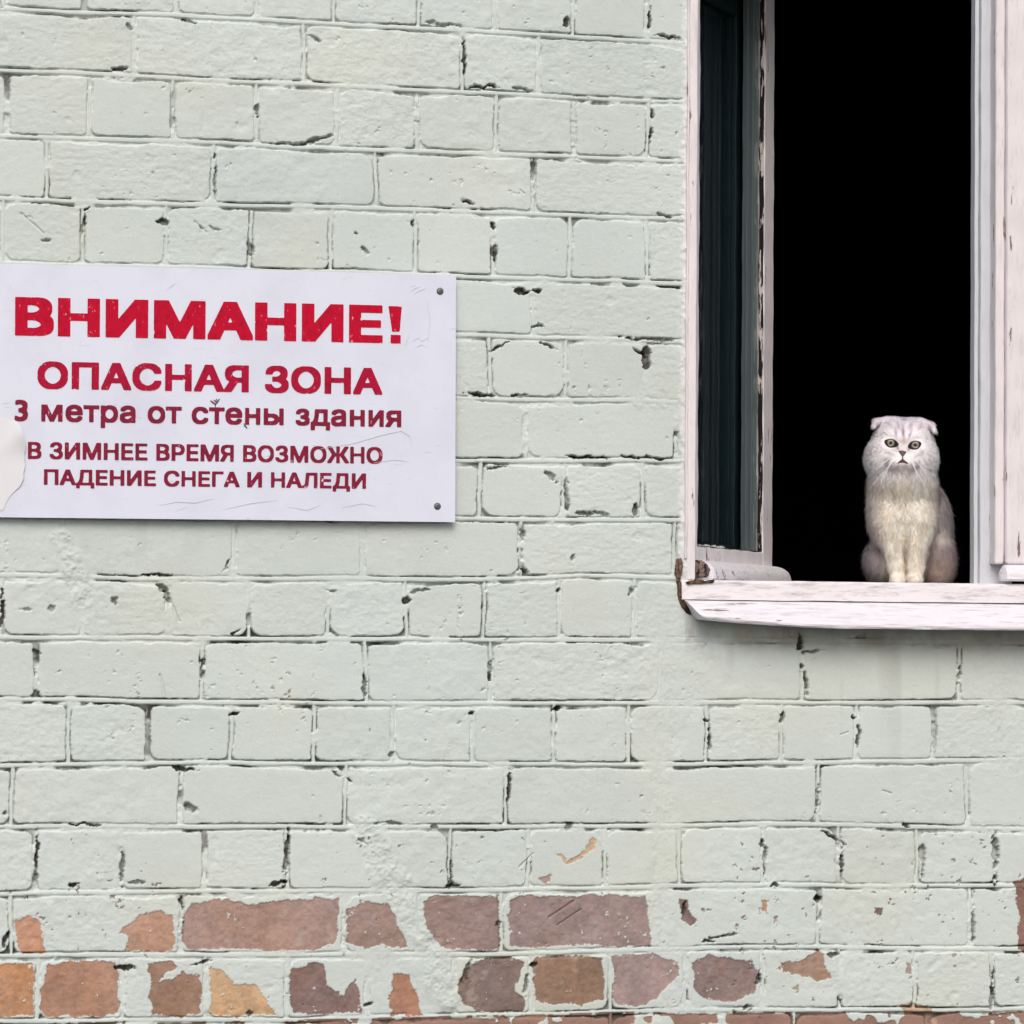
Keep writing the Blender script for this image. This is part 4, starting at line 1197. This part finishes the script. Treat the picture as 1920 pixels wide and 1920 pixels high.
def mulc(col_in, fac, c2, amt):
    m_ = nd(msign, 'ShaderNodeMath', operation='MULTIPLY'); m_.inputs[1].default_value = amt; lk(msign, fac, m_.inputs[0])
    x_ = nd(msign, 'ShaderNodeMix', data_type='RGBA'); x_.inputs[7].default_value = (*c2, 1)
    lk(msign, m_.outputs[0], x_.inputs[0])
    if isinstance(col_in, tuple): x_.inputs[6].default_value = (*col_in, 1)
    else: lk(msign, col_in, x_.inputs[6])
    return x_.outputs[2]
cs = mulc(s2l(219, 223, 238), a2, s2l(204, 208, 224), .7)
cs = mulc(cs, a1, s2l(168, 168, 180), .55)
cs = mulc(cs, a3, s2l(178, 176, 186), .4)
lk(msign, cs, bs.inputs['Base Color'])

SGN = empty('warning_sign', (WX(390, 740, SY), SY, WZ(390, 740, SY))); bpy.context.view_layer.update()
tag(SGN, 'white plastic warning sign with red lettering, scuffed, screwed to the brick wall', 'sign')
tr = np.array(W(857, 516, SY)); br = np.array(W(851.5, 979, SY)); tl = np.array(W(0, 491, SY)); bl = np.array(W(0, 973, SY))
ux = (tr - tl) / np.linalg.norm(tr - tl) + (br - bl) / np.linalg.norm(br - bl); ux /= np.linalg.norm(ux)
uz = np.array([-ux[1], ux[0]])
def sloc(px, py):
    p = np.array(W(px, py, SY)) - (tr + br) / 2
    return float(p @ ux), float(p @ uz)
Hh = (sloc(857, 516)[1] - sloc(851.5, 979)[1]) / 2
SWD = -sloc(-78, 740)[0]
def sgnw(a, b, y=0.0):
    bow = .0022 * math.sin(a * 5.0)             # the plate follows the uneven wall a little
    p = (tr + br) / 2 + ux * a + uz * b
    return (float(p[0]), SY + y + bow, float(p[1]))
bm = bmesh.new()
NA, NB = 40, 4
grid = {}
for side_, yy in (('f', 0.0), ('b', .004)):
    for i in range(NA + 1):
        for j in range(NB + 1):
            grid[side_, i, j] = bm.verts.new(sgnw(-SWD + SWD * i / NA, -Hh + 2 * Hh * j / NB, yy))
for i in range(NA):
    for j in range(NB):
        bm.faces.new([grid['f', a, b] for a, b in ((i, j), (i + 1, j), (i + 1, j + 1), (i, j + 1))])
        bm.faces.new([grid['b', a, b] for a, b in ((i, j), (i, j + 1), (i + 1, j + 1), (i + 1, j))])
for i in range(NA):
    for j in (0, NB): bm.faces.new([grid['f', i, j], grid['f', i + 1, j], grid['b', i + 1, j], grid['b', i, j]])
for j in range(NB):
    for i in (0, NA): bm.faces.new([grid['f', i, j], grid['f', i, j + 1], grid['b', i, j + 1], grid['b', i, j]])
part('panel', bm, msign, SGN)

def ink(name, col, dark):
    m = mat(name, col, .65, .15)
    b = m.node_tree.nodes['Principled BSDF']
    t_ = nd(m, 'ShaderNodeTexCoord'); mp_ = nd(m, 'ShaderNodeMapping'); mp_.inputs['Scale'].default_value = (150, 150, 90); mp_.inputs['Rotation'].default_value = (0, .5, 0)
    lk(m, t_.outputs['Object'], mp_.inputs['Vector'])
    n_ = nd(m, 'ShaderNodeTexNoise'); n_.inputs['Scale'].default_value = 1; n_.inputs['Detail'].default_value = 6; n_.inputs['Roughness'].default_value = .7
    lk(m, mp_.outputs[0], n_.inputs['Vector'])
    r_ = nd(m, 'ShaderNodeValToRGB')
    e = r_.color_ramp.elements
    e[0].position = .34; e[0].color = (*dark, 1); e[1].position = .48; e[1].color = (*col, 1)
    x1 = e.new(.64); x1.color = (*col, 1); x2 = e.new(.70); x2.color = (*s2l(222, 190, 200), 1)
    lk(m, n_.outputs['Fac'], r_.inputs['Fac']); lk(m, r_.outputs['Color'], b.inputs['Base Color'])
    return m

def text_loops(body, spacing):
    cu = bpy.data.curves.new('t', 'FONT')
    cu.body = body; cu.size = 1; cu.fill_mode = 'NONE'; cu.space_character = spacing; cu.resolution_u = 8
    o = bpy.data.objects.new('t', cu); COL.objects.link(o)
    dg = bpy.context.evaluated_depsgraph_get()
    me = bpy.data.meshes.new_from_object(o.evaluated_get(dg))
    V = np.array([v_.co[:2] for v_ in me.vertices]); E_ = np.array([e.vertices[:] for e in me.edges])
    bpy.data.objects.remove(o); bpy.data.curves.remove(cu); bpy.data.meshes.remove(me)
    return V, E_
def orient(V, E_):
    """edges ordered head to tail, so that winding numbers add up"""
    adj = {}
    for a, b in E_: adj.setdefault(a, []).append(b); adj.setdefault(b, []).append(a)
    seen = set(); loops = []
    for s0 in sorted(adj):
        if s0 in seen: continue
        lp = [s0]; seen.add(s0); cur = s0
        # mesh from a curve keeps vertex order inside each spline
        while True:
            nx = [x for x in adj[cur] if x not in seen]
            if not nx: break
            nx = min(nx, key=lambda x: abs(x - cur - 1)); seen.add(nx); lp.append(nx); cur = nx
        loops.append(lp)
    return loops
def lettering(body, xL, xR, yTL, yBL, yTR, yBR, bx, bz, m, spacing=1.0, extra=()):
    """one line of lettering as a flat film on the plate; xL.. are photo pixels of the line's corners"""
    V, E_ = text_loops(body, spacing)
    loops = orient(V, E_)
    a0, bb0 = sloc(xL, yBL); a1_, bb1 = sloc(xR, yBR); _, bt0 = sloc(xL, yTL); _, bt1 = sloc(xR, yTR)
    z0, z1 = (bb0 + bb1) / 2, (bt0 + bt1) / 2
    capv = V[loops[0]]                                   # first glyph sets the cap height
    first = np.concatenate([V[l] for l in loops if V[l][:, 0].min() < capv[:, 0].max() + .02])
    base_v, top_v = (0.0, .7273)
    vx0, vx1 = V[:, 0].min(), V[:, 0].max()
    U = np.empty_like(V)
    U[:, 0] = a0 + bx + (V[:, 0] - vx0) / (vx1 - vx0) * (a1_ - a0 - 2 * bx)
    U[:, 1] = z0 + bz + (V[:, 1] - base_v) / (top_v - base_v) * (z1 - z0 - 2 * bz)
    hs = .00045
    Xtra = []
    ex_ = [sloc(*p) for poly in extra for p in poly]
    AU = np.concatenate([U, np.array(ex_)]) if ex_ else U
    lo_, hi_ = AU.min(0) - .01, AU.max(0) + .01
    gx = np.arange(lo_[0], hi_[0], hs); gz = np.arange(lo_[1], hi_[1], hs)
    Wn = np.zeros((len(gx), len(gz)), np.int32)
    for lp in loops:
        p = U[lp]; q = np.roll(p, -1, 0)
        for (x1, y1), (x2, y2) in zip(p, q):
            if y1 == y2: continue
            up_ = 1 if y2 > y1 else -1
            k0, k1 = np.searchsorted(gz, [min(y1, y2), max(y1, y2)])
            for k in range(k0, k1):
                xx = x1 + (gz[k] - y1) / (y2 - y1) * (x2 - x1)
                i = np.searchsorted(gx, xx)
                Wn[:i, k] += up_
    for poly in extra:
        pl = [sloc(*p) for p in poly]
        GX0, GZ0 = np.meshgrid(gx, gz, indexing='ij')
        Xtra.append(in_poly(GX0, GZ0, pl))
    mk = (Wn != 0)
    def dil(a, n, ax):

        r = a.copy()
        for s_ in range(1, n + 1):
            r |= np.roll(a, s_, ax) | np.roll(a, -s_, ax)
        return r
    mk = dil(dil(mk, int(round(bx / hs)), 0), int(round(bz / hs)), 1)
    for m_ in Xtra: mk |= m_
    f = mk.astype(np.float32)
    for ax in (0, 1):
        f = (np.roll(f, 1, ax) + 2 * f + np.roll(f, -1, ax)) / 4
        f = (np.roll(f, 1, ax) + 2 * f + np.roll(f, -1, ax)) / 4
    # worn, slightly nibbled edges
    GX, GZ_ = np.meshgrid(gx, gz, indexing='ij')
    f = f + (fbm(GX, GZ_, 260, 401, 3) * .07)
    f = f - sm(.52, .62, fbm(GX + GZ_ * .5, GZ_ * .35, 150, 411, 3, .6)) * (.48 if bx > .002 else .22)
    # marching squares on 2x coarser cells
    f = f[::2, ::2]; gx, gz = gx[::2], gz[::2]
    verts = {}; VV = []; FF = []
    def vid_(key, p):
        if key not in verts: verts[key] = len(VV); VV.append(p)
        return verts[key]
    nI, nK = f.shape
    ins = f > .5
    s_ = ins[:-1, :-1].astype(int) + ins[1:, :-1] + ins[1:, 1:] + ins[:-1, 1:]
    for i, k in np.argwhere(s_ > 0):
        cs_ = [(i, k), (i + 1, k), (i + 1, k + 1), (i, k + 1)]
        poly = []
        for q in range(4):
            A, B = cs_[q], cs_[(q + 1) % 4]
            fa, fb = f[A], f[B]
            if fa > .5: poly.append(vid_(('c',) + A, (gx[A[0]], gz[A[1]])))
            if (fa > .5) != (fb > .5):
                t_ = (.5 - fa) / (fb - fa)
                key = ('e',) + (min(A, B), max(A, B))
                poly.append(vid_(key, (gx[A[0]] + t_ * (gx[B[0]] - gx[A[0]]), gz[A[1]] + t_ * (gz[B[1]] - gz[A[1]]))))
        if len(poly) >= 3: FF.append(poly)
    o = link_mesh('lettering', [sgnw(a, b, -.0007) for a, b in VV], FF, m)
    bpy.context.view_layer.update(); adopt(o, SGN); return o
m_red = ink('red_ink', s2l(190, 0, 46), s2l(158, 2, 40))
m_crim = ink('crimson_ink', s2l(172, 10, 54), s2l(130, 16, 48))
m_wine = ink('dark_red_ink', s2l(134, 28, 58), s2l(100, 30, 50))
lettering('ВНИМАНИЕ', 28, 717, 556, 630, 574, 642, .0052, .0030, m_red, 1.06,
          [[(728, 574), (753, 575), (749, 622), (735, 622)], [(732, 628), (751, 628), (751, 644), (732, 644)]])
lettering('ОПАСНАЯ ЗОНА', 70, 716, 678, 729, 690, 740, .0026, .0018, m_crim, 1.05)
lettering('3 метра от стены здания', 27, 752, 747, 789, 761, 801, .0015, .0012, m_wine, 1.03)
lettering('В ЗИМНЕЕ ВРЕМЯ ВОЗМОЖНО', 52, 717, 829, 861, 838, 869, .0014, .0010, m_wine, 1.03)
lettering('ПАДЕНИЕ СНЕГА И НАЛЕДИ', 82, 686, 879, 910, 888, 916, .0014, .0010, m_wine, 1.03)

def strokes(name, paths, wpx, m):
    """hand-drawn or scraped marks, thin films on the plate"""
    for pts in paths:
        P = [sloc(*p) for p in pts]
        n = len(P); V_, F_ = [], []
        for i, p in enumerate(P):
            a, b = P[max(i - 1, 0)], P[min(i + 1, n - 1)]
            d = np.array(b) - np.array(a); d /= np.linalg.norm(d); nn = np.array([-d[1], d[0]]) * wpx / 2304 * (1.0 if 0 < i < n - 1 else .5)
            V_ += [sgnw(p[0] + nn[0], p[1] + nn[1], -.0009), sgnw(p[0] - nn[0], p[1] - nn[1], -.0009)]
        for i in range(n - 1): F_.append((2 * i, 2 * i + 1, 2 * i + 3, 2 * i + 2))
        o = link_mesh(name, V_, F_, m); bpy.context.view_layer.update(); adopt(o, SGN)
m_pen = mat('dark_pen', s2l(92, 74, 82), .5)
m_scr = mat('grey_scrape', s2l(203, 204, 215), .6)
strokes('pen_mark', [[(394, 751), (399, 755), (403, 758), (407, 754), (411, 748)], [(400, 750), (404, 753), (406, 748)], [(403, 757), (404, 766)], [(457, 794), (459, 799), (463, 803)]], 3.2, m_pen)
strokes('scrape', [[(770, 546), (780, 540), (789, 537)], [(776, 552), (786, 545), (798, 541)], [(770, 538), (779, 535)], [(759, 648), (764, 636), (768, 622)], [(772, 640), (785, 633), (790, 640), (804, 632)], [(779, 652), (790, 646), (801, 652)], [(600, 842), (660, 832), (720, 815), (752, 808), (768, 818), (772, 842)],
                   [(300, 948), (330, 941), (365, 943), (400, 935)], [(420, 955), (470, 944), (520, 938)], [(540, 950), (575, 957), (600, 947)], [(640, 952), (680, 944), (705, 950)], [(330, 958), (352, 950)], [(700, 868), (740, 862), (765, 866)], [(310, 545), (322, 536), (330, 531)], [(18, 548), (21, 533)], [(640, 524), (660, 518)], [(800, 560), (806, 600), (803, 640)]], 1.0, m_scr)

def screw(px, py):
    a, b = sloc(px, py)
    bm = bmesh.new()
    N = 14
    prof = [(0.0058, .0003), (.0056, -.0012), (.0042, -.0024), (.0018, -.0028), (.0016, -.0012)]
    rings = [[bm.verts.new(sgnw(a + r * math.cos(2 * math.pi * k / N), b + r * math.sin(2 * math.pi * k / N), y)) for k in range(N)] for r, y in prof]
    for A, B in zip(rings, rings[1:]):
        for k in range(N): bm.faces.new((A[k], A[(k + 1) % N], B[(k + 1) % N], B[k]))
    bm.faces.new(rings[-1])
    part('screw', bm, m_screw, SGN, False)
m_screw = mat('dull_steel_screw', (.16, .16, .17), .45, .5); m_screw.node_tree.nodes['Principled BSDF'].inputs['Metallic'].default_value = .7
for p in ((825, 546), (820, 949), (-48, 522), (-48, 944)): screw(*p)

# torn remnant of white paper stuck over the sign's edge
OUT = [(-78, 783), (0, 783), (14, 785), (28, 788), (38, 794), (44, 803), (49, 818), (52, 832), (48, 850), (47, 878), (45, 898), (38, 912), (24, 925), (14, 936), (8, 952), (3, 958), (-8, 950), (-40, 940), (-78, 930)]
P = []
rs = random.Random(9)
for i, p in enumerate(OUT):
    q = OUT[(i + 1) % len(OUT)]
    for t_ in (0, .25, .5, .75): P.append((p[0] + (q[0] - p[0]) * t_ + rs.uniform(-.9, .9), p[1] + (q[1] - p[1]) * t_ + rs.uniform(-.9, .9)))
c0 = (-20, 862)
bm = bmesh.new(); rings = []
for sc_ in (1, .93, .8, .5, .15):
    r = []
    for p in P:
        x, y = c0[0] + (p[0] - c0[0]) * sc_, c0[1] + (p[1] - c0[1]) * sc_
        a, b = sloc(x, y)
        curl = math.exp(-((x - 48) / 20) ** 2 - ((y - 812) / 34) ** 2) * .011 + math.exp(-((x - 46) / 14) ** 2 - ((y - 890) / 40) ** 2) * .003
        r.append(bm.verts.new(sgnw(a - curl * .5, b, -.0013 - curl)))
    rings.append(r)
n = len(P)
for A, B in zip(rings, rings[1:]):
    for i in range(n): bm.faces.new((A[i], A[(i + 1) % n], B[(i + 1) % n], B[i]))
bm.faces.new(rings[-1])
part('torn_paper', bm, mat('old_white_paper', s2l(224, 225, 229), .8, .2), SGN, True)
